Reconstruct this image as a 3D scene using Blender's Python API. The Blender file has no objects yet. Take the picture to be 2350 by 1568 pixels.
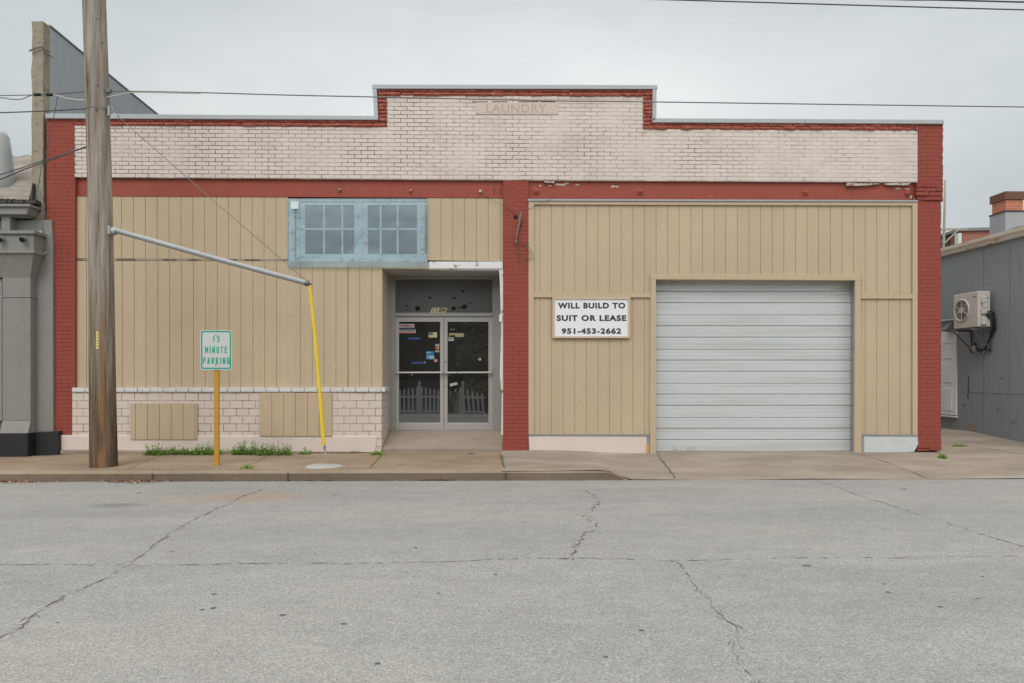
import bpy, bmesh, math, random
from math import sin, cos, pi, radians as R
from mathutils import Vector, Matrix
random.seed(7)
sc = bpy.context.scene
C = sc.collection

# ------------------------------------------------------------------ camera
CAM = Vector((0.0, -11.6, 1.296)); YAW = R(1.07); FPX = 1567.0; HZ = 862.0      # all photo measures are on a 2350 x 1568 grid
cd = bpy.data.cameras.new('camera'); cam = bpy.data.objects.new('camera', cd); C.objects.link(cam)
cam.location = CAM; cam.rotation_euler = (R(90), 0, -YAW)
cd.sensor_width = 36; cd.lens = 36*FPX/2350; cd.shift_y = (HZ-784)/2350
cd.clip_start = 0.05; cd.clip_end = 3000
sc.camera = cam
# ------------------------------------------------------------------ light
SUN_EL, SUN_AZ = 52, 195
sd = bpy.data.lights.new('sun', 'SUN'); so = bpy.data.objects.new('sun', sd); C.objects.link(so)
sd.energy = 1.2; sd.angle = R(25); sd.color = (1, .965, .92)
_d = Vector((sin(R(SUN_AZ))*cos(R(SUN_EL)), cos(R(SUN_AZ))*cos(R(SUN_EL)), sin(R(SUN_EL))))
so.rotation_euler = _d.to_track_quat('Z', 'Y').to_euler(); so.location = (0, -20, 30)
wd = bpy.data.worlds.new('World'); sc.world = wd; wd.use_nodes = True
sc.view_settings.view_transform = 'Standard'; sc.view_settings.look = 'None'
sc.view_settings.exposure = 0.0; sc.view_settings.gamma = 1
sc.cycles.use_denoising = True
sc.cycles.max_bounces = 8; sc.cycles.transparent_max_bounces = 12
sc.cycles.caustics_reflective = False; sc.cycles.caustics_refractive = False

# ------------------------------------------------------------------ node helper
class NT:
    def __init__(s, tree): s.t = tree; tree.nodes.clear()
    def n(s, typ, ins=None, **props):
        nd = s.t.nodes.new(typ)
        for k, v in props.items(): setattr(nd, k, v)
        for k, v in (ins or {}).items(): s.set(nd.inputs[k], v)
        return nd
    def set(s, sock, v):
        if isinstance(v, bpy.types.NodeSocket): s.t.links.new(v, sock)
        else:
            if sock.type == 'RGBA' and hasattr(v, '__len__') and len(v) == 3: v = (*v, 1)
            sock.default_value = v
    def pos(s): return s.n('ShaderNodeNewGeometry').outputs['Position']
    def vmul(s, v, sc_): return s.n('ShaderNodeVectorMath', {0: v, 1: sc_}, operation='MULTIPLY').outputs[0]
    def vadd(s, v, w): return s.n('ShaderNodeVectorMath', {0: v, 1: w}, operation='ADD').outputs[0]
    def noise(s, v, scale, detail=4, rough=.55): return s.n('ShaderNodeTexNoise', {'Vector': v, 'Scale': scale, 'Detail': detail, 'Roughness': rough}).outputs['Fac']
    def noisec(s, v, scale, detail=2): return s.n('ShaderNodeTexNoise', {'Vector': v, 'Scale': scale, 'Detail': detail}).outputs['Color']
    def math(s, op, a, b=0.0, clamp=False):
        nd = s.n('ShaderNodeMath', {0: a, 1: b}, operation=op); nd.use_clamp = clamp; return nd.outputs[0]
    def rng(s, v, a, b, c=0.0, d=1.0): return s.n('ShaderNodeMapRange', {'Value': v, 'From Min': a, 'From Max': b, 'To Min': c, 'To Max': d}).outputs[0]
    def mix(s, f, a, b, blend='MIX'):
        nd = s.n('ShaderNodeMix', None, data_type='RGBA', blend_type=blend)
        s.set(nd.inputs[0], f); s.set(nd.inputs[6], a); s.set(nd.inputs[7], b); return nd.outputs[2]
    def ramp(s, f, stops):
        nd = s.n('ShaderNodeValToRGB', {0: f}); e = nd.color_ramp.elements
        while len(e) < len(stops): e.new(.5)
        for el, (p, c) in zip(e, stops): el.position = p; el.color = (*c, 1) if len(c) == 3 else c
        return nd.outputs[0]
    def sep(s, v): return s.n('ShaderNodeSeparateXYZ', {0: v}).outputs
    def comb(s, x, y, z): return s.n('ShaderNodeCombineXYZ', {0: x, 1: y, 2: z}).outputs[0]
    def bump(s, h, strength=.3, dist=.01): return s.n('ShaderNodeBump', {'Height': h, 'Strength': strength, 'Distance': dist}).outputs[0]
    def pbsdf(s, col, rough=.7, normal=None, metal=0.0, spec=.3, **kw):
        ins = {'Base Color': col, 'Roughness': rough, 'Metallic': metal, 'Specular IOR Level': spec}
        if normal is not None: ins['Normal'] = normal
        ins.update(kw)
        return s.n('ShaderNodeBsdfPrincipled', ins).outputs[0]
    def out(s, sh): s.n('ShaderNodeOutputMaterial', {'Surface': sh})

# ------------------------------------------------------------------ sky: overcast cloud over a Nishita sky
w = NT(wd.node_tree)
sky = w.n('ShaderNodeTexSky', sky_type='NISHITA', sun_disc=False, sun_elevation=R(SUN_EL), sun_rotation=R(SUN_AZ))
bg1 = w.n('ShaderNodeBackground', {0: sky.outputs[0], 1: .10})
gv = w.n('ShaderNodeTexCoord').outputs['Generated']
gx, gy, gz = w.sep(gv)
lo = w.ramp(gz, [(0, (.74, .78, .79)), (.22, (.80, .835, .84)), (.36, (.89, .92, .915)), (.42, (.83, .865, .865)), (.475, (.70, .735, .745)), (.62, (.98, .99, 1.0)), (1, (1.75, 1.75, 1.74))])
side = w.math('ABSOLUTE', w.math('SUBTRACT', gx, .03))
lo = w.mix(w.rng(side, .16, .58, 0, 1.0), lo, (.72, .74, .75), 'MULTIPLY')
streak = w.noise(w.vmul(gv, (1.6, 1.6, 5.5)), 2.1, 5, .55)
lo = w.mix(1.0, lo, w.ramp(streak, [(.25, (.90, .91, .935)), (.7, (1.04, 1.04, 1.03))]), 'MULTIPLY')
lo = w.mix(w.rng(gy, -.15, -.6, 0, 1), lo, (1.55, 1.53, 1.5))
bg2 = w.n('ShaderNodeBackground', {0: lo, 1: 1.0})
w.n('ShaderNodeOutputWorld', {0: w.n('ShaderNodeMixShader', {0: .95, 1: bg1.outputs[0], 2: bg2.outputs[0]}).outputs[0]})

# ------------------------------------------------------------------ photo grid -> world
def ray(px, py):
    u = (px-1175)/FPX; v = (HZ-py)/FPX
    return Vector((sin(YAW)+u*cos(YAW), cos(YAW)-u*sin(YAW), v))
def P(px, py, Y=0.0): d = ray(px, py); return CAM + d*((Y-CAM.y)/d.y)
def PX(px, py, X): d = ray(px, py); return CAM + d*((X-CAM.x)/d.x)
def PZ(px, py, fz):
    d = ray(px, py); p = CAM + d*((-.05-CAM.z)/d.z)
    for _ in range(12): p = CAM + d*((fz(p.x, p.y)-CAM.z)/d.z)
    return p
def FX(px, Y=0.0): return P(px, HZ, Y).x
def FZ(px, py, Y=0.0): return P(px, py, Y).z

# ------------------------------------------------------------------ mesh helper
class MB:
    def __init__(s): s.v = []; s.f = []; s.m = []
    def add(s, verts, faces, mi=0):
        o = len(s.v); s.v += [Vector(v) for v in verts]
        for f in faces: s.f.append([i+o for i in f]); s.m.append(mi)
        return s
    def box(s, a, b, mi=0):
        x0, y0, z0 = a; x1, y1, z1 = b
        return s.add([(x0,y0,z0),(x1,y0,z0),(x1,y1,z0),(x0,y1,z0),(x0,y0,z1),(x1,y0,z1),(x1,y1,z1),(x0,y1,z1)],
              [(0,3,2,1),(4,5,6,7),(0,1,5,4),(1,2,6,5),(2,3,7,6),(3,0,4,7)], mi)
    def obox(s, c, ax, ay, az, mi=0):
        c = Vector(c); ax, ay, az = Vector(ax), Vector(ay), Vector(az)
        vs = [c+ax*i+ay*j+az*k for k in (-1,1) for j in (-1,1) for i in (-1,1)]
        return s.add(vs, [(0,2,3,1),(4,5,7,6),(0,1,5,4),(1,3,7,5),(3,2,6,7),(2,0,4,6)], mi)
    def prism(s, pts, Yf, Yb, mi=0):
        n = len(pts); fr = [P(x, y, Yf) for x, y in pts]
        bk = [Vector((p.x, Yb, p.z)) for p in fr]
        return s.add(fr+bk, [list(range(n)), list(range(2*n-1, n-1, -1))]+[(i, (i+1) % n, n+(i+1) % n, n+i) for i in range(n)], mi)
    def rect(s, x0, y0, x1, y1, Yf, Yb, mi=0): return s.prism([(x0,y0),(x1,y0),(x1,y1),(x0,y1)], Yf, Yb, mi)
    def ring(s, pts, r, seg, closed_ends=True, mi=0):
        pts = [Vector(p) for p in pts]; n = len(pts); rs = r if hasattr(r, '__len__') else [r]*n
        o = len(s.v); up = None
        for i, p in enumerate(pts):
            t = (pts[min(i+1, n-1)]-pts[max(i-1, 0)]).normalized()
            if up is None:
                up = Vector((0,0,1)) if abs(t.z) < .9 else Vector((1,0,0))
            a = t.cross(up).normalized(); b = a.cross(t).normalized(); up = b
            for k in range(seg):
                th = 2*pi*k/seg; s.v.append(p+(a*cos(th)+b*sin(th))*rs[i])
        for i in range(n-1):
            for k in range(seg):
                s.f.append([o+i*seg+k, o+i*seg+(k+1) % seg, o+(i+1)*seg+(k+1) % seg, o+(i+1)*seg+k]); s.m.append(mi)
        if closed_ends:
            s.f.append([o+k for k in range(seg)][::-1]); s.m.append(mi)
            s.f.append([o+(n-1)*seg+k for k in range(seg)]); s.m.append(mi)
        return s
    def disc(s, c, nrm, r, h, seg=20, mi=0):
        c = Vector(c); n = Vector(nrm).normalized(); return s.ring([c, c+n*h], r, seg, True, mi)
    def grid(s, xs, ys, fz, mi=0):
        o = len(s.v); nx, ny = len(xs), len(ys)
        for y in ys:
            for x in xs: s.v.append(Vector((x, y, fz(x, y))))
        for j in range(ny-1):
            for i in range(nx-1):
                s.f.append([o+j*nx+i, o+j*nx+i+1, o+(j+1)*nx+i+1, o+(j+1)*nx+i]); s.m.append(mi)
        return s
    def build(s, name, mats, parent=None, smooth=False, bevel=0, flip=True):
        me = bpy.data.meshes.new(name)
        off = parent.matrix_world.translation if parent is not None else Vector()
        if parent is not None: off = Vector(WORLD.get(parent.name, (0,0,0)))
        me.from_pydata([v-off for v in s.v], [], s.f)
        for m in (mats if isinstance(mats, (list, tuple)) else [mats]): me.materials.append(m)
        for p, mi in zip(me.polygons, s.m): p.material_index = mi; p.use_smooth = smooth
        if flip:
            bm = bmesh.new(); bm.from_mesh(me); bmesh.ops.recalc_face_normals(bm, faces=bm.faces); bm.to_mesh(me); bm.free()
        me.update()
        ob = bpy.data.objects.new(name, me); C.objects.link(ob)
        if parent is not None: ob.parent = parent
        WORLD[ob.name] = tuple(off)
        if bevel:
            b = ob.modifiers.new('bevel', 'BEVEL'); b.width = bevel; b.segments = 2; b.limit_method = 'ANGLE'; b.angle_limit = R(40)
        return ob
WORLD = {}
def tag(o, label=None, cat=None, group=None, kind=None):
    for k, v in (('label', label), ('category', cat), ('group', group), ('kind', kind)):
        if v: o[k] = v
    return o
def thing(name, label, cat, loc=(0,0,0), group=None):
    o = bpy.data.objects.new(name, None); C.objects.link(o); o.location = loc; o.empty_display_size = .2
    WORLD[o.name] = tuple(loc)
    return tag(o, label, cat, group)
def text2d(body, bold=0.0, spacing=1.0):
    cu = bpy.data.curves.new('lettering', 'FONT'); cu.body = body; cu.offset = bold; cu.space_character = spacing; cu.resolution_u = 4
    ob = bpy.data.objects.new('lettering', cu); C.objects.link(ob)
    dg = bpy.context.evaluated_depsgraph_get(); me = ob.evaluated_get(dg).to_mesh()
    vs = [tuple(v.co[:2]) for v in me.vertices]; fs = [tuple(p.vertices) for p in me.polygons]
    ob.evaluated_get(dg).to_mesh_clear(); bpy.data.objects.remove(ob); bpy.data.curves.remove(cu)
    x0 = min(v[0] for v in vs); x1 = max(v[0] for v in vs); y0 = min(v[1] for v in vs); y1 = max(v[1] for v in vs)
    return [((x-x0)/(x1-x0), (y-y0)/(y1-y0)) for x, y in vs], fs
def lettering(mb, body, x0, y0, x1, y1, Y, bold=0.0, mi=0, slant=0.0, spacing=1.0, fx=None):
    """flat letters set on the plane Y inside a rectangle of the photo grid"""
    vs, fs = text2d(body, bold, spacing)
    pts = []
    for u, v in vs:
        x = x0+(x1-x0)*u+slant*(v-.5); y = y1+(y0-y1)*v
        pts.append(P(x, y, Y))
    mb.add(pts, fs, mi)

# ------------------------------------------------------------------ materials
def mk(name):
    m = bpy.data.materials.new(name); m.use_nodes = True; return m, NT(m.node_tree)
def sc3(c, k): return tuple(min(1, x*k) for x in c)
def paint(name, col, rough=.6, var=.10, scale=1.2, chip=None, chip_t=.70, chip_s=9, streak=.0, bump=.15, bscale=60, spec=.25, metal=0.0, grain=.05, stretch=(1,1,1)):
    m, n = mk(name); p = n.pos()
    a = n.noise(p, scale, 5, .6); c = n.mix(a, sc3(col, 1-var), sc3(col, 1+var))
    if streak:
        s_ = n.noise(n.vmul(p, (9, 9, .7)), 1.6, 4, .6)
        c = n.mix(n.rng(s_, .5, .8, 0, streak), c, sc3(col, .55))
    g = n.noise(n.vmul(p, stretch), bscale, 3, .7)
    c = n.mix(grain*3, c, n.mix(g, sc3(col, .55), sc3(col, 1.5)))
    if chip:
        k = n.noise(n.vmul(p, (1, 1, 1.2)), chip_s, 6, .68)
        c = n.mix(n.rng(k, chip_t, chip_t+.015), c, chip)
    n.out(n.pbsdf(c, rough, n.bump(g, bump, .004), metal, spec)); return m
def brick(name, c1, c2, joint, bw, rh, ms, vis, rock=0.0, bs=.7, chip=None, chip_t=.72, offx=0.0, offz=0.0, jb=.55, vgrad=0.0, smear=0.0, patch=0.0):
    m, n = mk(name); p = n.pos(); x, y, z = n.sep(p)
    h = n.math('ADD', n.math('ADD', x, y), offx); zz = n.math('ADD', z, offz)
    v = n.comb(h, zz, 0.0)
    wob = n.vmul(n.vadd(n.noisec(p, 7, 3), (-.5, -.5, -.5)), (.010, .008, 0))
    wob2 = n.vmul(n.vadd(n.noisec(p, 38, 2), (-.5, -.5, -.5)), (.006, .006, 0))
    v = n.vadd(n.vadd(v, wob), wob2)
    b = n.n('ShaderNodeTexBrick', {'Vector': v, 'Color1': c1, 'Color2': c2, 'Mortar': joint, 'Scale': 1.0, 'Mortar Size': ms, 'Mortar Smooth': .35, 'Bias': 0.0, 'Brick Width': bw, 'Row Height': rh})
    b.offset = .5
    base = n.mix(n.noise(p, 2.2, 5), sc3(c1, .9), sc3(c1, 1.08))
    base = n.mix(.6, base, b.outputs['Color'])
    # how far each stretch of joint is filled with paint
    vv = n.noise(p, 1.7, 4, .6)
    if vgrad: vv = n.math('ADD', vv, n.math('MULTIPLY', x, -vgrad))
    vfin = n.math('MULTIPLY', n.rng(vv, .32, .62, vis[0], vis[1]), n.rng(n.noise(p, 16, 3), .32, .55, .35, 1.0))
    brickface = n.mix(n.noise(n.vmul(p, (1, 1, 1)), 4.7, 3), c1, c2)
    brickface = n.mix(.55, brickface, n.mix(b.outputs['Fac'], b.outputs['Color'], c1))
    col = n.mix(n.math('MULTIPLY', b.outputs['Fac'], vfin), brickface, joint)
    if patch:
        pt = n.noise(n.vmul(p, (.8, 1, 1.6)), 1.5, 6, .65); col = n.mix(n.rng(pt, .50, .72, 0, patch), col, n.mix(.5, sc3(c1, .72), sc3(joint, 2.4)))
        col = n.mix(n.rng(pt, .46, .30, 0, patch*.5), col, sc3(c1, 1.10))
        ru = n.noise(n.vmul(p, (6, 6, .5)), 1.3, 5, .65); col = n.mix(n.rng(ru, .58, .78, 0, patch*.6), col, sc3(c1, .66))
    if smear:
        s_ = n.noise(n.vmul(p, (5, 5, 16)), 1.4, 5, .65)
        col = n.mix(n.rng(s_, .60, .74, 0, smear), col, sc3(joint, 1.4))
    if chip:
        k = n.noise(n.vmul(p, (6, 6, 14)), 1.5, 6, .7)
        col = n.mix(n.rng(k, chip_t, chip_t+.02), col, chip)
    g = n.noise(p, 45, 4, .7)
    ht = n.math('SUBTRACT', n.math('MULTIPLY', g, .25), n.math('MULTIPLY', b.outputs['Fac'], jb))
    if rock: ht = n.math('ADD', ht, n.math('MULTIPLY', n.noise(n.vmul(p, (9, 9, 22)), 1.0, 4), rock))
    n.out(n.pbsdf(col, .75, n.bump(ht, bs, .012), 0, .2)); return m

CREAM = (.71, .635, .585); RED = (.30, .072, .052); TAN = (.50, .403, .280)
M = {}
M['cream_brick'] = brick('cream_brick', CREAM, (.63, .56, .515), (.135, .10, .072), .2225, .0683, .0072, (.06, 1.0), vgrad=.016, smear=.75, offz=.02, patch=.36)
M['red_brick'] = brick('red_brick', RED, (.265, .066, .05), (.115, .025, .02), .2225, .0683, .0050, (.08, .85), rock=.1, chip=(.62, .36, .28), chip_t=.70, jb=.4)
M['red_rock'] = paint('red_rock', (.315, .082, .058), .7, .22, 9, chip=(.50, .24, .18), chip_t=.60, chip_s=22, bump=.9, bscale=35, grain=.08); M['rock_joint'] = paint('rock_joint', (.165, .048, .038), .8, .3, 12)
M['cream_block'] = brick('cream_block', (.65, .565, .51), (.60, .52, .47), (.16, .12, .09), .212, .1295, .0066, (.35, 1.0), offz=.035, jb=.5)
M['reveal_block'] = brick('reveal_block', (.65, .565, .51), (.60, .52, .47), (.2, .15, .11), .212, .1295, .006, (.35, 1.0), offz=.035, bs=.08)
M['old_brick'] = brick('old_brick', (.60, .20, .095), (.44, .14, .07), (.42, .38, .33), .215, .072, .008, (.8, 1.0))
M['far_brick'] = brick('far_brick', (.33, .12, .075), (.25, .09, .06), (.36, .30, .26), .22, .075, .008, (.8, 1.0))
M['red_steel'] = paint('red_steel', (.315, .076, .052), .5, .20, 2.5, chip=(.50, .30, .24), chip_t=.70, chip_s=11, streak=.5, bump=.1)
M['tan_plain'] = paint('tan', TAN, .62, .07, .8, chip=(.62, .55, .45), chip_t=.79, chip_s=14, bump=.35, bscale=22, grain=.03, stretch=(1.0, 1.0, 3.0))
M['tan_trim'] = paint('tan_trim', (.50, .40, .275), .6, .07, .9, bump=.3, bscale=22, grain=.03)
M['cream_plaster'] = paint('cream_plaster', (.66, .575, .52), .75, .09, 2.2, chip=(.42, .36, .3), chip_t=.74, chip_s=4, bump=.4, bscale=25)
M['blue_plaster'] = paint('blue_plaster', (.55, .58, .58), .75, .14, 4, chip=(.40, .36, .31), chip_t=.66, chip_s=6, bump=.4, bscale=25)
M['cap_white'] = paint('cap_white', (.62, .63, .62), .7, .12, 6, chip=(.34, .27, .22), chip_t=.66, chip_s=8, bump=.4, bscale=30)
M['white_peel'] = paint('white_peel', (.70, .71, .71), .65, .1, 3, chip=(.32, .26, .2), chip_t=.62, chip_s=7, bump=.4, bscale=30, stretch=(1, 1, 5))
M['coping'] = paint('coping', (.40, .43, .445), .5, .06, .9, bump=.05, bscale=8, spec=.4, metal=.1, grain=.01)
M['flash'] = paint('flash', (.36, .37, .39), .4, .08, 2, bump=.05, metal=.5, grain=.02)
M['stone'] = paint('stone', (.58, .505, .44), .8, .10, 6, bump=.5, bscale=40)
M['carved_shade'] = paint('carved_shade', (.455, .385, .325), .85, .25, 16, bump=.4, bscale=40)
M['alu'] = paint('alu', (.50, .495, .475), .38, .05, 1.5, bump=.03, metal=.45, grain=.015, spec=.5)
M['alu_dark'] = paint('alu_dark', (.37, .37, .355), .42, .06, 1.5, bump=.03, metal=.4, grain=.015, spec=.5)
M['jamb'] = paint('jamb', (.46, .45, .41), .6, .10, 2, bump=.15)
M['recess_pink'] = paint('recess_pink', (.52, .44, .38), .7, .12, 2, streak=.25, bump=.03)
M['galv'] = paint('galv', (.36, .375, .385), .55, .22, 5, bump=.12, bscale=40, metal=.25, grain=.05, spec=.35)
M['steel_dark'] = paint('steel_dark', (.16, .165, .17), .5, .15, 6, bump=.1, metal=.5)
M['black'] = paint('black', (.02, .02, .021), .5, .2, 6, bump=.1)
M['cable'] = paint('cable', (.09, .09, .09), .55, .2, 6, bump=.1)
M['cable_grey'] = paint('cable_grey', (.20, .195, .18), .55, .2, 6, bump=.1)
M['cable_white'] = paint('cable_white', (.55, .55, .53), .55, .1, 6, bump=.1)
M['yellow'] = paint('yellow', (.80, .56, .03), .38, .06, 4, bump=.03, spec=.45, grain=.01)
M['post_yellow'] = paint('post_yellow', (.50, .27, .035), .6, .14, 5, chip=(.33, .34, .33), chip_t=.66, chip_s=9, bump=.2)
M['sign_white'] = paint('sign_white', (.54, .57, .55), .42, .05, 3, bump=.03, grain=.01)
M['sign_green'] = paint('sign_green', (.008, .34, .235), .4, .05, 3, bump=.02, grain=.01)
M['banner'] = paint('banner', (.76, .78, .80), .5, .03, 3, bump=.02, grain=.01)
M['ink'] = paint('ink', (.05, .05, .053), .5, .1, 6, bump=.02)
M['wood_pale'] = paint('wood_pale', (.55, .43, .34), .75, .14, 4, bump=.3, stretch=(1, 1, 4))
M['wood_grey'] = paint('wood_grey', (.33, .31, .25), .85, .2, 3, streak=.5, bump=.4)
M['grey_wall'] = paint('grey_wall', (.262, .293, .310), .5, .12, .8, streak=.4, chip=(.38, .40, .40), chip_t=.75, chip_s=6, bump=.25, bscale=14)
M['grey_plaster'] = paint('grey_plaster', (.25, .246, .230), .55, .13, 2.0, streak=.32, chip=(.165, .16, .15), chip_t=.66, chip_s=3.5, bump=.3, bscale=12)
M['charcoal'] = paint('charcoal', (.026, .027, .029), .5, .2, 5, bump=.2)
M['sheet_grey'] = paint('sheet_grey', (.36, .385, .395), .55, .12, .8, streak=.4, bump=.15, bscale=10, metal=.1)
M['old_concrete'] = paint('old_concrete', (.31, .275, .215), .9, .42, 4.5, chip=(.215, .185, .14), chip_t=.58, chip_s=10, streak=.4, bump=1.0, bscale=30, grain=.12)
M['tar'] = paint('tar', (.07, .07, .07), .7, .4, 5, bump=.5)
M['roof_felt'] = paint('roof_felt', (.20, .205, .21), .8, .25, 3, bump=.5, bscale=20)
M['rust'] = paint('rust', (.16, .085, .055), .8, .4, 5, bump=.4)
M['ac_white'] = paint('ac_white', (.58, .555, .51), .42, .04, 2, bump=.02, grain=.01)
M['ac_grey'] = paint('ac_grey', (.12, .11, .10), .6, .1, 4, bump=.1)
M['door_white'] = paint('door_white', (.78, .79, .82), .45, .04, 2, bump=.03, grain=.01)
M['blue_peel'] = paint('blue_peel', (.66, .75, .77), .7, .12, 4, chip=(.36, .41, .42), chip_t=.57, chip_s=10, bump=.4, stretch=(1, 1, 4))
M['fence_white'] = paint('fence_white', (.78, .78, .78), .6, .06, 3)
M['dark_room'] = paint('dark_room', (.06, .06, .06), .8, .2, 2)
M['st_blue'] = paint('st_blue', (.02, .19, .42), .4, .1, 9); M['st_navy'] = paint('st_navy', (.05, .09, .30), .4, .1, 9)
M['st_white'] = paint('st_white', (0.384, 0.384, 0.376), .4, .1, 30); M['st_cream'] = paint('st_cream', (0.352, 0.312, 0.184), .4, .12, 30)
M['st_red'] = paint('st_red', (.42, .06, .05), .4, .1, 9); M['st_orange'] = paint('st_orange', (.62, .34, .05), .4, .1, 9)
M['plate_gold'] = paint('plate_gold', (.72, .63, .40), .4, .05, 9)
M['tag_yellow'] = paint('tag_yellow', (.68, .60, .26), .5, .08, 9)
M['seam'] = paint('seam', (.40, .34, .26), .7, .2, 5, chip=(.16, .13, .10), chip_t=.5, chip_s=6, stretch=(1, 1, 1))
M['stub_grey'] = paint('stub_grey', (.20, .17, .13), .8, .45, 14, bump=.6)
M['seam_grey'] = paint('seam_grey', (.19, .21, .22), .7, .3, 9)
M['flaked'] = paint('flaked', (.50, .47, .40), .8, .25, 9, chip=(.30, .16, .12), chip_t=.52, chip_s=14, bump=.5)
M['smudge'] = paint('smudge', (.012, .012, .012), .6, .3, 9)
M['leaf_brown'] = paint('leaf_brown', (.22, .10, .055), .8, .5, 30)

def tan_siding():
    m, n = mk('tan'); p = n.pos(); x, y, z = n.sep(p)
    bid = n.math('FLOOR', n.math('DIVIDE', x, .2046)); wn = n.n('ShaderNodeTexWhiteNoise', {'W': bid}, noise_dimensions='1D').outputs['Value']
    c = n.mix(wn, sc3(TAN, .975), sc3(TAN, 1.025)); big = n.noise(p, .7, 5, .6)
    c = n.mix(1.0, c, n.ramp(big, [(.3, (.90, .905, .91)), (.7, (1.07, 1.065, 1.05))]), 'MULTIPLY')
    st = n.noise(n.vmul(p, (7, 7, .35)), 1.7, 5, .65); c = n.mix(n.rng(st, .58, .80, 0, .22), c, sc3(TAN, .68)); c = n.mix(n.rng(st, .42, .25, 0, .25), c, sc3(TAN, 1.16))
    g = n.noise(n.vmul(p, (1.0, 1.0, 3.2)), 24, 4, .7); c = n.mix(.16, c, n.mix(g, sc3(TAN, .5), sc3(TAN, 1.5)))
    sc_ = n.noise(n.vmul(p, (26, 26, 3.0)), 1.0, 2, .5); c = n.mix(n.rng(sc_, .785, .80, 0, .65), c, (.66, .60, .50))
    fx_ = n.math('ABSOLUTE', n.math('SUBTRACT', n.math('FRACT', n.math('DIVIDE', x, .4092)), .5)); fz_ = n.math('ABSOLUTE', n.math('SUBTRACT', n.math('FRACT', n.math('DIVIDE', z, .305)), .5))
    nail = n.math('MULTIPLY', n.math('LESS_THAN', fx_, .014), n.math('LESS_THAN', fz_, .018)); c = n.mix(n.math('MULTIPLY', nail, .5), c, sc3(TAN, .45))
    n.out(n.pbsdf(c, .62, n.bump(g, .4, .004), 0, .25)); M['tan'] = m
tan_siding()
def special():
    # gutter, rust stained
    m, n = mk('gutter'); p = n.pos(); a = n.noise(n.vmul(p, (1, 1.2, 5)), 2.2, 6, .65)
    n.out(n.pbsdf(n.ramp(a, [(.3, (.72, .67, .58)), (.56, (.64, .57, .47)), (.64, (.44, .23, .12)), (.70, (.66, .58, .48))]), .6, n.bump(a, .2))); M['gutter'] = m
    # weathered roof sheet
    m, n = mk('roof_sheet'); p = n.pos(); a = n.noise(n.vmul(p, (.8, 2.5, 2.5)), 2.2, 6, .7); s_ = n.noise(p, 55, 3)
    c = n.ramp(a, [(.3, (.11, .09, .07)), (.47, (.235, .205, .165)), (.62, (.32, .295, .25)), (.75, (.16, .135, .105))]); n.out(n.pbsdf(n.mix(.3, c, n.mix(s_, (.1, .09, .08), (.5, .47, .42))), .9, n.bump(a, .5))); M['roof_sheet'] = m
    # pole wood: silvery weathered grain, darker creosote towards the butt, an orange split
    m, n = mk('pole_wood'); p = n.pos(); x, y, z = n.sep(p)
    f = n.noise(n.vmul(p, (19, 19, .8)), 1.0, 6, .72); f2 = n.noise(n.vmul(p, (60, 60, 1.6)), 1.0, 4, .7); big = n.noise(n.vmul(p, (5, 5, .5)), 1.0, 3)
    grey = n.ramp(f, [(.30, (.085, .068, .052)), (.43, (.24, .205, .165)), (.55, (.34, .305, .255)), (.68, (.46, .425, .37))])
    brown = n.ramp(f, [(.32, (.035, .026, .02)), (.5, (.125, .088, .062)), (.66, (.25, .165, .105))])
    c = n.mix(n.rng(n.math('ADD', z, n.math('MULTIPLY', big, 1.6)), 1.2, 3.6, 1, 0), grey, brown)
    org = n.math('MULTIPLY', n.rng(n.math('ABSOLUTE', n.math('SUBTRACT', n.math('ADD', x, n.math('MULTIPLY', n.noise(n.vmul(p, (.6, .6, 1.5)), 1, 3), .09)), FX(240, -1.75)+.045)), .012, .05, 1, 0), n.rng(n.noise(n.vmul(p, (3, 3, .9)), 1.3, 3), .36, .56))
    c = n.mix(n.math('MULTIPLY', org, n.rng(z, 2.6, 1.6, 0, .75)), c, (.33, .165, .06))
    c = n.mix(n.rng(f2, .36, .27, 0, .8), c, (.05, .04, .03))
    n.out(n.pbsdf(c, .85, n.bump(n.math('ADD', f, f2), .7, .02), 0, .15)); M['pole_wood'] = m
    # asphalt: fine aggregate, wheel-worn bands along the street, an oil stain and a rusty run by the kerb
    m, n = mk('asphalt'); p = n.pos(); x, y, z = n.sep(p)
    a = n.noise(p, 170, 2, .7); b = n.noise(p, 75, 2, .7); big = n.noise(n.vmul(p, (.22, .9, 1)), .8, 6, .62); mid = n.noise(n.vmul(p, (1, 2, 1)), 3.0, 5, .7)
    vo = n.n('ShaderNodeTexVoronoi', {'Vector': p, 'Scale': 120.0}); ston = n.sep(vo.outputs['Color'])[0]
    c = n.ramp(a, [(.28, (.135, .131, .122)), (.46, (.325, .319, .300)), (.60, (.392, .385, .361)), (.74, (.52, .51, .478))])
    c = n.mix(.45, c, n.ramp(ston, [(0, (.13, .127, .12)), (.25, (.30, .294, .277)), (.8, (.375, .368, .347)), (1, (.56, .55, .515))]))
    c = n.mix(1.0, c, n.ramp(b, [(.3, (.80, .80, .80)), (.7, (1.16, 1.16, 1.16))]), 'MULTIPLY')
    c = n.mix(1.0, c, n.ramp(n.noise(p, 38, 2, .75), [(.3, (.91, .91, .91)), (.7, (1.07, 1.07, 1.07))]), 'MULTIPLY')
    c = n.mix(1.0, c, n.ramp(big, [(.3, (.84, .845, .855)), (.5, (.97, .97, .97)), (.72, (1.07, 1.065, 1.04))]), 'MULTIPLY')
    c = n.mix(1.0, c, n.ramp(mid, [(.3, (.90, .90, .90)), (.7, (1.06, 1.06, 1.06))]), 'MULTIPLY')
    wob = n.math('MULTIPLY', n.math('SUBTRACT', n.noise(p, 1.6, 4), .5), 1.1)
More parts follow.
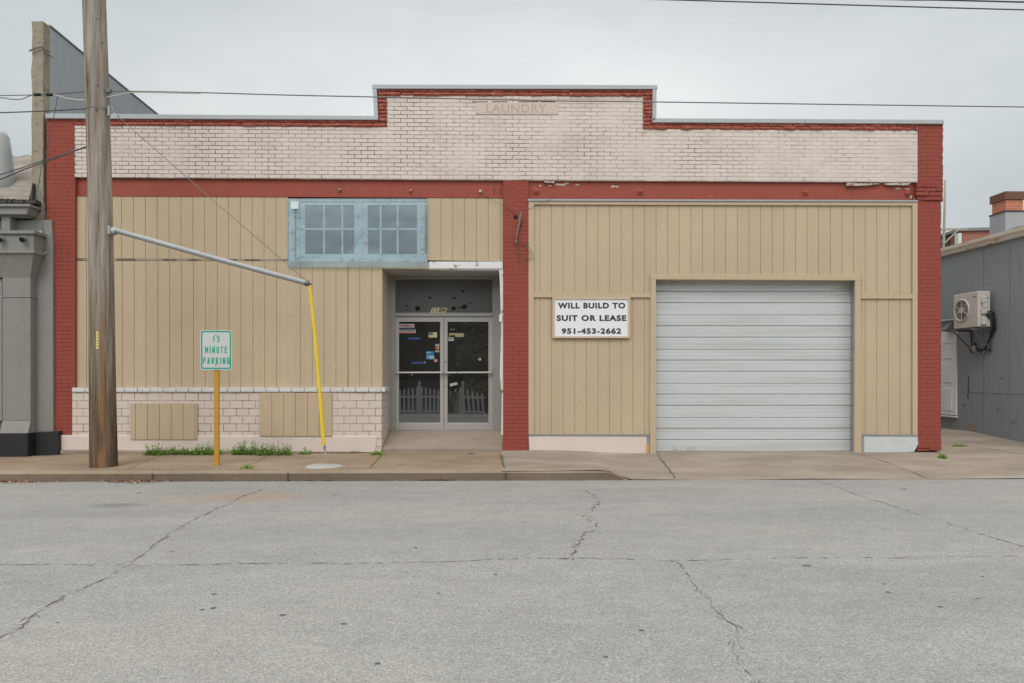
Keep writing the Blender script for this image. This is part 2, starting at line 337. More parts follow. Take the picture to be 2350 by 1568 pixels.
    def stain(px, py, rx, ry):
        q = PZ(px, py, lambda a_, b_: -.148); dx = n.math('MULTIPLY', n.math('SUBTRACT', x, q.x), 1/rx); dy = n.math('MULTIPLY', n.math('SUBTRACT', y, q.y), 1/ry)
        d = n.math('SQRT', n.math('ADD', n.math('MULTIPLY', dx, dx), n.math('MULTIPLY', dy, dy))); return n.rng(n.math('ADD', d, wob), 1.0, .25, 0, 1)
    c = n.mix(n.math('MULTIPLY', stain(262, 1160, .42, .16), .55), c, (.13, .13, .13)); c = n.mix(n.math('MULTIPLY', stain(150, 1180, 1.3, .35), .22), c, (.16, .16, .16))
    c = n.mix(n.math('MULTIPLY', stain(545, 1142, 1.2, .55), .42), c, (.36, .255, .165)); c = n.mix(n.math('MULTIPLY', stain(1500, 1125, 1.5, .25), .25), c, (.17, .17, .165))
    lane = n.rng(n.math('ABSOLUTE', n.math('ADD', n.math('ADD', y, 5.3), n.math('MULTIPLY', wob, .5))), .1, .9, .14, 0); c = n.mix(lane, c, (.20, .20, .195))
    n.out(n.pbsdf(c, .9, n.bump(n.math('ADD', a, ston), .4, .004), 0, .25)); M['asphalt'] = m
    # pavement concretes
    def conc(name, c0, c1, c2, sp=.2):
        m, n = mk(name); p = n.pos(); a = n.noise(n.vmul(p, (.6, 1.3, 1)), 1.3, 6, .62); g = n.noise(p, 110, 3, .75); st = n.noise(n.vmul(p, (1.3, 4, 1)), 2.0, 5, .7)
        c = n.ramp(a, [(.28, c0), (.5, c1), (.72, c2)]); c = n.mix(n.rng(st, .56, .74, 0, .45), c, sc3(c0, .62))
        c = n.mix(sp, c, n.ramp(g, [(.3, sc3(c0, .35)), (.5, c1), (.72, sc3(c2, 1.7))])); n.out(n.pbsdf(c, .88, n.bump(g, .4, .005), 0, .2)); M[name] = m
    conc('walk_tan', (.205, .150, .10), (.295, .222, .155), (.375, .300, .22))
    conc('walk_grey', (.20, .165, .130), (.29, .245, .198), (.39, .34, .285))
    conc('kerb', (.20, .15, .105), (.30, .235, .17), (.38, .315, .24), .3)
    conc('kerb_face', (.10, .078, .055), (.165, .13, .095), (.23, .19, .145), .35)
    conc('step', (.22, .175, .135), (.30, .25, .20), (.36, .31, .25))
    conc('pad', (.30, .30, .275), (.39, .395, .37), (.46, .465, .44))
    conc('crackfill', (.085, .08, .073), (.13, .123, .112), (.20, .19, .175))
    conc('tarspot', (.07, .07, .068), (.12, .12, .115), (.19, .188, .18))
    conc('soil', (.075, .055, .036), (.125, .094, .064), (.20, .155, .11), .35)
    conc('joint', (.07, .055, .04), (.11, .09, .065), (.15, .125, .09))
    # lawn and leaves
    m, n = mk('lawn'); p = n.pos(); a = n.noise(p, 3.0, 6, .7)
    n.out(n.pbsdf(n.ramp(a, [(.3, (.035, .055, .018)), (.55, (.06, .085, .03)), (.75, (.11, .10, .06))]), .9)); M['lawn'] = m
    for nm, c0, c1 in (('leaf_green', (.08, .18, .022), (.26, .42, .09)), ('leaf_dark', (.022, .04, .014), (.07, .095, .035)), ('leaf_mid', (.06, .095, .032), (.17, .215, .085))):
        m, n = mk(nm); ri = n.noise(n.pos(), 26 if nm == 'leaf_green' else 3.0, 3, .6)
        n.out(n.pbsdf(n.mix(n.rng(ri, .3, .7), c0, c1), .6, None, 0, .3, **{'Transmission Weight': 0.0})); M[nm] = m
    m, n = mk('bark'); a = n.noise(n.vmul(n.pos(), (9, 9, 1.5)), 1.5, 5); n.out(n.pbsdf(n.ramp(a, [(.3, (.05, .04, .03)), (.7, (.15, .125, .10))]), .9, n.bump(a, .6))); M['bark'] = m
    # door glass and window panes
    def glass(name, tint, refl, rough=.015, dust=.025):
        m, n = mk(name)
        tr = n.n('ShaderNodeBsdfTransparent', {0: tint}); gl = n.n('ShaderNodeBsdfGlossy', {0: (.9, .93, .93), 1: rough})
        lw = n.n('ShaderNodeLayerWeight', {0: .25}).outputs['Fresnel']
        df = n.n('ShaderNodeBsdfDiffuse', {0: (.35, .35, .34)})
        base = n.n('ShaderNodeMixShader', {0: dust, 1: tr.outputs[0], 2: df.outputs[0]})
        n.out(n.n('ShaderNodeMixShader', {0: n.math('ADD', n.math('MULTIPLY', lw, .5), refl, True), 1: base.outputs[0], 2: gl.outputs[0]}).outputs[0]); M[name] = m
    glass('door_glass', (.42, .43, .43), .17, .012, .085); glass('pane', (.6, .63, .65), .10, .06, .30)
    # dusty transom glass with finger blotches
    m, n = mk('transom_glass'); p = n.pos(); b = n.noise(p, 5.2, 3, .5); g = n.noise(n.vmul(p, (6, 1, 14)), 1.0, 4)
    c = n.mix(n.rng(b, .64, .72, 0, .5), n.mix(g, (.115, .115, .116), (.150, .150, .151)), (.03, .03, .03))
    n.out(n.pbsdf(c, .38, None, 0, .35)); M['transom_glass'] = m
    # bluish plastic sheet over the high window
    m, n = mk('plastic_sheet'); p = n.pos(); sc_ = n.noise(n.vmul(p, (.9, 1, 5)), 1.0, 3, .5)
    tr = n.n('ShaderNodeBsdfTransparent', {0: (.74, .85, .89)})
    df = n.n('ShaderNodeBsdfDiffuse', {0: n.mix(sc_, (.34, .465, .53), (.48, .60, .65))})
    gl = n.n('ShaderNodeBsdfGlossy', {0: (.9, .95, 1), 1: .25})
    a = n.n('ShaderNodeMixShader', {0: n.rng(sc_, .3, .75, .29, .40), 1: tr.outputs[0], 2: df.outputs[0]})
    n.out(n.n('ShaderNodeMixShader', {0: .07, 1: a.outputs[0], 2: gl.outputs[0]}).outputs[0]); M['plastic_sheet'] = m
    # sectional door: white enamel with tan grime in level bands
    m, n = mk('garage_white'); p = n.pos(); x, y, z = n.sep(p)
    a = n.noise(n.vmul(p, (.35, 1, 7)), 1.0, 5, .6); b = n.noise(n.vmul(p, (1.2, 1, 14)), 1.2, 5, .65)
    c = n.mix(n.rng(a, .45, .72, 0, .75), (.54, .575, .59), (.455, .455, .42))
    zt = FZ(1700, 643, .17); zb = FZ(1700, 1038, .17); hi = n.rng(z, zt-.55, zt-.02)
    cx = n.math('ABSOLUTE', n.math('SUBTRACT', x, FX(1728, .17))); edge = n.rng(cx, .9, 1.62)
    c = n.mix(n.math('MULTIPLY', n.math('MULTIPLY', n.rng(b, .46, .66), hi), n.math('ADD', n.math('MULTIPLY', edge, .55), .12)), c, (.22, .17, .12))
    c = n.mix(n.rng(n.noise(n.vmul(p, (.9, 1, 20)), 1.0, 4), .64, .74, 0, .4), c, (.50, .43, .30))
    n.out(n.pbsdf(c, .45, None, 0, .4)); M['garage_white'] = m
special()

# ================================================================== THE GROUND
def smooth(a, b, t): t = max(0, min(1, (t-a)/(b-a))); return t*t*(3-2*t)
YK = -2.21                                    # kerb line
XK0, XK1 = FX(1150, YK), FX(1442, YK)
ROADZ = -.148
def z_walk(x, y):
    t = max(0, min(1, y/YK)); l = smooth(FX(190), FX(100), x); return -.006 - .006*t - .035*l*max(0, 1-t*1.25)
def z_drive(x, y):
    """pavement at the right: falls to the gutter past the kerb's end and rises into the side passage"""
    d = smooth(FX(1385, YK), FX(1450, YK), x); t = max(0, min(1.0, y/YK)); h = .030*smooth(FX(1500), FX(1230), x)*(1-t)
    low = -.020-.122*t**1.15
    z = (-.006-.006*t+h)*(1-d)+(low+h)*d
    if y > 0: z = z_drive(x, 0) + .066*min(y, 2.4)
    return z
g = MB(); xs = [-600, -200, -60, -30, -15, 0, 15, 30, 60, 200, 600]
def z_ground(x, y): return -.48 if y < -14.6 else (-.24 if y > -12.6 else -.24-.24*(-12.6-y)/2.0)
g.grid(xs, [-600, -200, -60, -30, -16, -14.6, -12.6, -11, 0, 20, 60, 200, 900], z_ground)
tag(g.build('ground', M['lawn'], flip=False), kind='structure')
rd = MB(); rd.grid([-220, -60, -20, 0, 20, 60, 220], [-12.5, -9, -5, YK+.02], lambda x, y: ROADZ)
road = tag(rd.build('road', M['asphalt'], flip=False), kind='structure')
NX = [-60, -30, -15] + [-12+.5*i for i in range(0, 60)]
xs = sorted(set([x for x in NX if x < XK0-.1]+[XK0])); ys = [YK+.16+(0.9-YK-.16)*i/6 for i in range(7)]
sw = MB(); sw.grid(xs, ys, z_walk); walk = tag(sw.build('sidewalk', M['walk_tan'], flip=False), kind='structure')
xs = [XK0]+[XK0+.15*i for i in range(1, 30)]+[FX(1450, YK)+.6+.8*i for i in range(16)]+[30, 60]
xs = sorted(set(xs)); ys = [YK+(0-YK)*i/8 for i in range(9)]+[.5, 1.2, 2.4, 5, 12, 25]
dr = MB(); xr = FX(2163)
ysd = ys
dr.grid(xs, ysd, lambda x, y: z_drive(x, y)+(0.006*sin(x*2.3+y)))
drive = tag(dr.build('driveway', M['walk_grey'], flip=False), kind='structure')
# kerb: rounded nose, tapering into the gutter at the driveway
kb = MB(); prof = [(0, -.16), (.008, -.032), (.02, -.010), (.05, 0), (.17, .003), (.17, -.22), (0, -.22)]
kx = [-60, -20]+[FX(x, YK) for x in (-50, 80, 200, 349.5, 350.5, 500, 659, 661, 800, 1000, 1159, 1161, 1300, 1385, 1400, 1415, 1430, 1444)]
o = len(kb.v)
for i, x in enumerate(kx):
    dz = 0 if i < len(kx)-4 else [0, -.03, -.085, -.125][i-len(kx)+4]
    wob = .006*sin(i*2.1)
    for a, b in prof: kb.v.append(Vector((x, YK+a-.01+wob, max(-.26, -.012+b+(dz if b > -.1 else 0)))))
for i in range(len(kx)-1):
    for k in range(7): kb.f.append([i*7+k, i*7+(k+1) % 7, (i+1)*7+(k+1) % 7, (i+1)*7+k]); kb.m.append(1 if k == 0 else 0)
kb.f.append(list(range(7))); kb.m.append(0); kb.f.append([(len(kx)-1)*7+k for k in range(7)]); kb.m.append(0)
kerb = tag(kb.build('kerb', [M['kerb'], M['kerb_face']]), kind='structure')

def crack(parent, name, pts, fz, wid, jit, mat, lift=.003, branch=True, seg=.05, strands=3, gap=.22):
    """broken, wandering hair strands following a line of the photo grid on the ground"""
    q = [PZ(x, y, fz) for x, y in pts]; line = []
    for a, b in zip(q, q[1:]):
        n = max(2, int((b-a).length/seg))
        for i in range(n): line.append(a.lerp(b, i/n))
    line.append(q[-1]); mb = MB(); N = len(line)
    base = 0; boff = []
    for i in range(N): base = base*.86+random.uniform(-jit, jit); boff.append(base)
    def tn(i):
        t = (line[min(i+1, N-1)]-line[max(i-1, 0)]); t.z = 0; t.normalize(); return t, Vector((-t.y, t.x, 0))
    for k in range(strands):
        off = 0; prev = None; amp = 0 if k == 0 else jit*1.5
        for i, p in enumerate(line):
            t, nr = tn(i); off = off*.7+random.uniform(-amp, amp); c = p+nr*(boff[i]+off+random.uniform(-.3, .3)*jit)
            w_ = .80*wid*random.choice([.2, .4, .6, .9, 1.25])*(1 if k == 0 else .55)
            cur = (c+nr*w_, c-nr*w_)
            if prev is not None and random.random() > (gap if k == 0 else .62):
                mb.add([Vector((v.x, v.y, fz(v.x, v.y)+lift+.0002*k)) for v in (prev[0], prev[1], cur[1], cur[0])], [(0, 1, 2, 3)])
            prev = cur
            if branch and random.random() < .10:
                d = (nr*random.choice([-1, 1])+t*random.uniform(-1.2, 1.2)).normalized(); e = c+d*random.uniform(.02, .08); kk = Vector((-d.y, d.x, 0))*wid*.25
                mb.add([Vector((v.x, v.y, fz(v.x, v.y)+lift+.0008)) for v in (c+kk, c-kk, e-kk*.2, e+kk*.2)], [(0, 1, 2, 3)])
    return mb.build(name, mat, parent, flip=False)
zr = lambda x, y: ROADZ
crack(road, 'crack', [(608, 1122), (520, 1160), (470, 1185), (390, 1225), (330, 1270), (270, 1305), (200, 1345), (110, 1400), (0, 1465), (-60, 1500)], zr, .0062, .022, M['crackfill'])
crack(road, 'crack', [(1338, 1124), (1356, 1136), (1366, 1150), (1345, 1172), (1343, 1190), (1358, 1206), (1330, 1228), (1318, 1250), (1310, 1285)], zr, .0070, .032, M['crackfill'])
crack(road, 'crack', [(-60, 1298), (300, 1296), (700, 1293), (1030, 1290), (1160, 1283), (1350, 1281), (1545, 1287), (1800, 1282), (2100, 1279), (2420, 1276)], zr, .0062, .010, M['crackfill'], branch=False, strands=2, gap=.4)
crack(road, 'crack', [(1545, 1287), (1570, 1318), (1600, 1352), (1640, 1400), (1690, 1455), (1700, 1490), (1730, 1550), (1745, 1590)], zr, .0048, .020, M['crackfill'])
crack(road, 'crack', [(1868, 1102), (1930, 1122), (2010, 1150), (2120, 1185), (2230, 1222), (2370, 1262)], zr, .0055, .014, M['crackfill'])
for sx, sy, a_ in [(492, 1364, 7), (490, 1396, 8), (465, 1400, 6), (650, 1412, 8), (788, 1432, 8), (1137, 1319, 6), (1006, 1362, 6), (867, 1523, 9), (395, 1266, 5), (954, 1257, 6), (132, 1429, 5), (1850, 1298.6, 11), (2038, 1359.5, 9), (2159, 1393.4, 9), (2254, 1324, 5), (1472, 1447, 8), (2074, 1123, 10), (2028, 1341, 5), (2244, 1374, 5), (1390, 1508, 8), (770, 1136, 9), (318, 1132, 9)]:
    c = PZ(sx, sy, zr); rr = a_/FPX*(c.y-CAM.y); tsp = MB(); tsp.add([Vector((c.x+rr*cos(t)*random.uniform(.6, 1.1), c.y+rr*.75*sin(t)*random.uniform(.6, 1.1), ROADZ+.0022)) for t in [2*pi*i/9 for i in range(9)]], [tuple(range(9))]); tsp.build('tar_spot', M['tarspot'], road, flip=False)
for pts in ([(363, 1047), (293, 1078)], [(613, 1048), (560, 1075)], [(876, 1045), (848, 1075)], [(-20, 1075), (200, 1079), (500, 1078), (800, 1077.5), (1150, 1076)]):
    crack(walk, 'slab_joint', pts, z_walk, .007, .006, M['joint'], branch=False)
crack(drive, 'slab_joint', [(1151, 1044), (1156, 1074)], z_drive, .012, .01, M['joint'], .009)
crack(drive, 'slab_joint', [(1507, 1041), (1525, 1066), (1552, 1098)], z_drive, .010, .010, M['joint'], .009)
crack(drive, 'slab_joint', [(1976, 1044), (2045, 1065), (2130, 1098)], z_drive, .008, .008, M['joint'], .009)
crack(drive, 'slab_joint', [(2168, 1020), (2260, 1030), (2360, 1045)], z_drive, .012, .012, M['joint'], .009)
for x in (350, 660, 1160):
    p = P(x, 1092, YK-.012); kj = MB(); kj.box((p.x-.008, YK-.02, -.2), (p.x+.008, YK+.05, -.04)); kj.build('kerb_joint', M['joint'], kerb)

# ================================================================== LAUNDRY BUILDING
B = thing('laundry_building', 'low cream and red painted brick building with tan siding and a white roll-up door', 'building', (0, 0, 0))
def part(mb, name, mat, parent=B, **k): return mb.build(name, mat, parent, **k)
XL, XR = FX(107), FX(2164)
# upper wall: cream field
b = MB()
b.prism([(170, 288), (888, 292), (888, 219), (1476, 221), (1476, 296), (2107, 299), (2107, 418.5), (1155, 413.5), (170, 407.5)], 0, .3)
part(b, 'brick_wall', M['cream_brick'])
# red border of the parapet: two rock-faced courses, each brick standing proud by its own amount
b = MB()
b.prism([(170, 270), (866, 273.5), (866, 292), (170, 288)], -.004, .3, 1)
b.prism([(1498, 279.5), (2107, 283), (2107, 299), (1498, 296)], -.004, .3, 1)
b.prism([(866, 203), (888, 203), (888, 292), (866, 292)], -.004, .3, 1)
b.prism([(1476, 203), (1498, 203), (1498, 296), (1476, 296)], -.004, .3, 1)
b.prism([(888, 203), (1476, 203), (1476, 221), (888, 219)], -.004, .3, 1)
def rock(x0, x1, y0, y1, ta=0.0, L=30.2, h=.9):
    """a course of bricks from x0 to x1 whose top runs y0..y0+ta"""
    x = x0-random.uniform(0, L); 
    while x < x1:
        a, c = max(x, x0)+.35, min(x+L*random.uniform(.93, 1.06), x1)-.35
        if c-a > 3:
            sl = lambda q: ta*(q-x0)/(x1-x0); Yf = -.012-random.random()*.020; n_ = max(2, int((c-a)/6)); j_ = [random.uniform(-.006, .006) for _ in range(3*(n_+1))]; vs = []
            for i in range(n_+1):
                q = a+(c-a)*i/n_; e_ = 0 if 0 < i < n_ else .006
                for k_, (yy, dY) in enumerate(((y0+sl(q)+.35, .008), ((y0+y1)/2+sl(q), -.004), (y1+sl(q)-.35, .006))):
                    vs.append(P(q, yy+random.uniform(-.25, .25), Yf+dY+e_+j_[3*i+k_]))
            o_ = len(vs); ring_ = [3*i for i in range(n_+1)]+[3*n_+1, 3*n_+2]+[3*i+2 for i in range(n_-1, -1, -1)]+[1]
            bk = [Vector((vs[k].x, .0, vs[k].z)) for k in ring_]
            fs = [(3*i+k, 3*i+3+k, 3*i+4+k, 3*i+1+k) for i in range(n_) for k in (0, 1)]+[(ring_[k], ring_[(k+1) % len(ring_)], o_+(k+1) % len(ring_), o_+k) for k in range(len(ring_))]
            b.add(vs+bk, fs, 0)
        x = c+.35
rock(170, 866, 270.6, 278.3, 3.6); rock(170, 888, 279, 287.4, 3.9); rock(1498, 2107, 280, 288.4, 3.2); rock(1476, 2107, 288, 296.4, 3.0)
rock(888, 1476, 204.2, 210.8, .8); rock(888, 1476, 211.4, 219.2, 1.6); rock(866, 888, 204.2, 210.8); rock(1476, 1498, 204.6, 211)
for k in range(8): rock(866, 888, 211.5+8.5*k, 219.3+8.5*k, L=21); 
for k in range(9): rock(1476, 1498, 211.8+8.45*k, 219.5+8.45*k, L=21)
part(b, 'parapet_border', [M['red_rock'], M['rock_joint']])
# pilasters
def jag(x, y0, y1, a, step=9.3):
    r = []; y = y0
    while y < y1: r += [(x+random.uniform(-a, a), y+.6), (x+random.uniform(-a, a), y+step-.6)]; y += step
    return r
b = MB(); b.prism([(107, 269), (170, 269), (170, 407), (172.5, 409), (172.5, 890), (166, 893), (166, 1000), (107, 1000)], -.01, .3); part(b, 'pilaster', M['red_brick'])
b = MB(); b.prism([(1155, 414), (1213, 416), (1213, 1036), (1155, 1036)], -.012, .35); b.rect(1153.5, 1014, 1214, 1036.5, -.03, -.012); part(b, 'pilaster', M['red_brick'])
b = MB(); rj = jag(2164, 286, 460, 1.2)+jag(2159.5, 460, 1018, .8)
b.prism([(2107, 282)]+[(2164, 282)]+rj+[(2159, 1020), (2160, 1034), (2105, 1036), (2105, 419), (2107, 418)], -.012, .4)
for k, (x0, x1, y0, Yf) in enumerate([(2104, 2134, 420, -.03), (2135, 2163, 421, -.026), (2103, 2122, 430, -.045), (2123, 2148, 431, -.05), (2149, 2164, 430, -.034), (2103.5, 2130, 440, -.055), (2131, 2163, 441, -.045), (2105, 2120, 450, -.028), (2121, 2161, 451, -.035), (2107, 2132, 1020, -.03), (2134, 2161, 1024, -.035)]):
    b.rect(x0, y0, x1, y0+8.5, Yf, .0)
part(b, 'pilaster', M['red_brick'], bevel=.004)
# metal coping in five lengths
def cop(pts, name='coping'):
    m_ = MB(); m_.prism(pts, -.05, .36); return part(m_, name, M['coping'], bevel=.006)
cop([(104, 260.5), (860, 265.6), (868, 275.2), (104, 271.7)])
cop([(1497, 271), (1848, 272.8), (1848, 282.8), (1498, 281)]); cop([(1848.5, 272.8), (2167, 274.7), (2167, 284.4), (1848.5, 282.8)])
cop([(854, 193.5), (1509, 195), (1509, 204.6), (854, 203.7)])
cop([(855, 203.9), (864.5, 203.9), (868, 275), (858.5, 265.5)]); cop([(1498, 204.8), (1507, 204.8), (1506.5, 271), (1497.5, 280.5)])
# carved name stone
ns = MB(); ns.rect(1091, 235, 1281.5, 262.5, -.008, .05); stone = part(ns, 'name_stone', M['stone'], bevel=.006)
lt = MB()
lettering(lt, 'LAUNDRY', 1116, 239.5, 1254, 258.5, -.0095, .012, spacing=1.1)
lt.build('lettering', M['carved_shade'], stone, flip=False)  # flat letters; the shade inside the carving is painted as darker stone
for x0, x1, y in [(1085, 1120, 233), (1128, 1165, 232.6), (1190, 1235, 232.8), (1240, 1275, 233)]: tk = MB(); tk.rect(x0, y, x1, y+1.3, -.006, .02); tk.build('open_joint', M['joint'], stone)
# steel lintel beams, set back under the brick
b = MB(); b.prism([(172, 406), (1155, 412), (1155, 454), (172, 449.6)], .05, .3); b.prism([(172.5, 447.6), (1155, 452), (1155, 454.4), (172.5, 450)], .03, .06)
beam = part(b, 'lintel_beam', M['red_steel'])
for x, y in ((780, 436), (942, 438), (1102, 440)):
    s_ = MB(); p = P(x, y, .05); s_.ring([p+Vector((0, .01, 0)), p+Vector((.003, -.03, -.004)), p+Vector((-.004, -.05, -.012))], [.026, .024, .014], 9); s_.build('stub', M['st_cream'] if x < 1000 else M['cap_white'], beam, smooth=True)
for x in (1134, 1148):
    for y in (431, 437, 443): rv = MB(); rv.disc(P(x, y, .052), (0, -1, 0), .016, .014, 8); rv.build('rivet', M['red_steel'], beam)
b = MB(); b.prism([(1213, 412), (2105, 417), (2105, 460), (1213, 458)], .05, .3); beam2 = part(b, 'lintel_beam', M['red_steel'])
for x, y in ((1231, 439), (1469, 440), (1849, 442), (2083, 444)):
    s_ = MB(); p = P(x, y, .05); s_.ring([p, p+Vector((0, -.012, 0)), p+Vector((0, -.016, 0))], [.062, .060, .045], 20); s_.ring([p+Vector((0, -.01, 0)), p+Vector((0, -.028, 0)), p+Vector((0, -.036, 0))], [.034, .030, .014], 10)
    s_.build('rosette', M['red_steel'], beam2, smooth=False)
for pts in ([(1944, 427), (1990, 425.5), (2022, 421.5), (1962, 420.5), (1944, 419.5)], [(2030, 421), (2062, 419.5), (2090, 420.5), (2085, 425), (2058, 425), (2034, 424.5)], [(1248, 415.5), (1274, 416.5), (1272, 420), (1250, 418.5)]):
    pl = MB(); pl.prism(pts, -.004, .05); pl.build('peeling_paint', M['flaked'], beam2)
def flake(x, y, a, h):
    pts = [(x+a*cos(t)*random.uniform(.45, 1), y+h*sin(t)*random.uniform(.45, 1)) for t in [2*pi*i/9 for i in range(9)]]; pl = MB(); pl.prism(pts, .047, .051); pl.build('bare_patch', M['stone'], beam2)
for x, y, a, h in ((1285, 424, 20, 4), (1300, 421, 9, 3), (1262, 426, 8, 2.5), (1325, 424, 6, 2), (1408, 428, 8, 3), (1416, 429, 5, 2.5), (1240, 426, 4, 2), (2090, 452, 5, 5), (2060, 433, 10, 2.4), (2082, 434, 9, 2), (2100, 457, 5, 5)): flake(x, y, a, h)
# --- tan siding, left bay
def siding(x0, x1, yt, yb, grooves, Yf, parent=B, name='siding_panel', th=.03, mat='tan', split=()):
    f = lambda e, x: e if not hasattr(e, '__len__') else e[0]+(e[1]-e[0])*(x-x0)/(x1-x0)
    m_ = MB(); g_ = [x0]+sorted(v for v in grooves if x0+1.5 < v < x1-1.5)+[x1]
    for a, c in zip(g_, g_[1:]):
        a_ = a+(.55 if a != x0 else 0); c_ = c-(.55 if c != x1 else 0); jy = random.uniform(-.0004, .0004)
        m_.prism([(a_, f(yt, a)), (c_, f(yt, c)), (c_, f(yb, c)), (a_, f(yb, a))], Yf+jy, Yf+.02)
    m_.prism([(x0+.3, f(yt, x0)+.3), (x1-.3, f(yt, x1)+.3), (x1-.3, f(yb, x1)-.3), (x0+.3, f(yb, x0)-.3)], Yf+.011, Yf+th)
    return part(m_, name, M[mat], parent, bevel=.0025)
gu = [279+27.25*i for i in range(-5, 35)]; gl = [280.6+27.25*i for i in range(-5, 35)]
siding(172.5, 660.5, (450.5, 452.3), (593.2, 595.5), gu, .04)
siding(981, 1154.5, (454.5, 455.5), (597.5, 600), [1012+27.2*i for i in range(6)], .04)
siding(172.5, 661, (598.5, 599.5), (889.5, 891), gl, .035)
siding(661, 877, (601.5, 601.5), (891, 892.5), gl+[799.5], .035)
siding(877, 985, (601.5, 601.5), (617.2, 618), gl, .035)
z = MB(); z.prism([(172.5, 594), (660, 596), (660, 598.6), (172.5, 597.6)], .03, .06); part(z, 'panel_flashing', M['seam'])
z = MB(); z.rect(985, 600.5, 1154, 616.5, .012, .06); z.prism([(985, 616), (1154, 616), (1154, 620), (985, 619)], .03, .2); part(z, 'header_board', M['white_peel'], bevel=.003)
# --- block base with its cap
b = MB(); b.prism([(166, 898), (876, 899), (876, 1027), (166, 1002)], -.03, .3); b.rect(862, 1000, 876, 1029, -.031, .3)
b.add([P(876, 899, -.03)]*0, [])
part(b, 'block_base', M['cream_block'])
b = MB(); x = 165
while x < 884:
    w_ = 29.5+random.uniform(-1.5, 1.5); x2 = min(x+w_, 885)
    if not (890 < x < 891): b.prism([(x, 890.2+random.uniform(-.5, .3)), (x2-1.3, 890.2+random.uniform(-.3, .6)), (x2-1.3, 899.6), (x, 899.4)], -.055+random.uniform(-.006, .006), .04)
    x = x2
part(b, 'sill_cap', M['cap_white'], bevel=.005)
b = MB(); b.prism([(166, 890.8), (884, 891), (884, 899.2), (166, 899)], -.037, .03); part(b, 'cap_mortar', M['joint'])
b = MB(); b.prism([(137, 999), (866, 1001), (860, 1041), (137, 1037)], -.045, .3); part(b, 'plinth', M['cream_plaster'], bevel=.012)
b = MB(); b.prism([(137, 1033), (700, 1036), (700, 1042), (137, 1044)], -.10, .0); part(b, 'footing', M['walk_grey'], bevel=.02)
for x0, y0, x1, y1, g0 in ((298.5, 926, 452, 1009, 311), (595.5, 902, 761, 1001, 596.5)):
    c_ = siding(x0, x1, y0, y1, [g0+27.3*i for i in range(1 if x0 > 400 else 0, 8)], -.062, name='vent_cover', th=.05)
# --- high window behind its plastic
wi = MB()
def bar(m_, x0, y0, x1, y1, Yf=.10, Yb=.16, mi=0): m_.rect(x0, y0, x1, y1, Yf, Yb, mi)
for a in ((661, 455.5, 981, 462), (661, 591, 981, 601)): bar(wi, *a, .07, .17)
for a in ((661, 462, 676, 591), (680, 462, 687, 591), (966, 462, 972, 591)): bar(wi, *a, .075, .17)
bar(wi, 822, 462, 831, 591, .075, .17)
window = wi.build('window', M['blue_peel'], B, bevel=.003)
for (x0, x1, muls) in ((687, 822, (743.5, 785.5)), (831, 966, (873.5, 912.5)), (972, 981, ())):
    f = MB()
    if muls or True:
        bar(f, x0, 462, x1, 471, .09, .15); bar(f, x0, 583, x1, 591, .09, .15)
    if not muls: bar(f, x0, 470.5, x0+3, 583.5, .091, .149)
    if muls:
        bar(f, x0, 471, x0+13, 583, .09, .15); bar(f, x1-9, 471, x1, 583, .09, .15)
        for mx in muls: bar(f, mx-2.3, 471, mx+2.3, 583, .10, .13)
        bar(f, x0+13, 523.5, x1-9, 528, .10, .1298)
    f.build('sash', M['blue_peel'], window, bevel=.002)
    f = MB(); f.rect(x0, 465, x1, 590, .115, .12); f.build('pane', M['pane'], window)
f = MB(); f.rect(676.5, 462, 680, 591, .12, .17); f.build('side_board', M['st_white'], window)
f = MB(); f.rect(762, 480, 764.5, 580, .25, .27); f.build('stored_pole', M['st_white'], window)
f = MB(); f.rect(858, 530, 902, 585, .5, .8); f.build('stored_box', M['dark_room'], window)
s_ = MB(); nx, ny = 40, 24; pt = []
for j in range(ny+1):
    for i in range(nx+1):
        x = 660+321.5*i/nx; y = 456+(158)*j/ny
        dv = .004*sin(i*.31+1)*sin(j*.4)+.002*sin(i*.9+j*.5)+(.02*sin(pi*i/nx) if j > ny-6 else 0)*((j-ny+6)/6)
        Y = .006-abs(dv)-.002; p = P(x, y, .0); pt.append(Vector((p.x, Y, p.z)))
s_.add(pt, [(j*(nx+1)+i, j*(nx+1)+i+1, (j+1)*(nx+1)+i+1, (j+1)*(nx+1)+i) for j in range(ny) for i in range(nx)])
sheet = s_.build('plastic_sheet', M['plastic_sheet'], B, smooth=True, flip=False)
f = MB(); f.rect(667.5, 462.5, 685, 479.5, -.034, -.03); f.build('tape_square', M['blue_peel'], sheet)
# --- doorway
YD = .74
b = MB(); x0, x1 = FX(876.5), FX(1154.5)
b.box((x0-.12, .065, FZ(876, 899, 0)+.002), (x0, YD+.2, FZ(1000, 618.5)+.1)); part(b, 'reveal_wall', M['recess_pink'])
b = MB(); zt = FZ(1000, 618.5); b.box((x0, .1, zt), (x1, YD+.2, zt+.1)); b.box((x0, YD-.05, FZ(1000, 634, YD)), (x1, YD+.1, zt)); part(b, 'soffit', M['jamb'])
b = MB(); b.box((x0-.35, -.028, -.1), (x0, YD, FZ(876, 899, 0))); part(b, 'reveal_base', M['reveal_block'])
b = MB(); zz = FZ(880, 899, 0); b.box((x0-.02, .045, zz-.005), (x0+.035, .60, zz+.075)); part(b, 'reveal_cap', M['cap_white'], bevel=.006)
b = MB(); b.prism([(1145.5, 621), (1154.6, 618), (1154.6, 1000), (1150, 996), (1151, 900), (1147, 860), (1150, 760), (1147, 640)], .02, .12); b.rect(1146, 722, 1152, 738, -.005, .03); part(b, 'jamb_board', M['white_peel'])
b = MB(); b.box((x1-.005, .12, .0), (x1+.2, YD+.15, zt)); part(b, 'reveal_wall', M['recess_pink'])
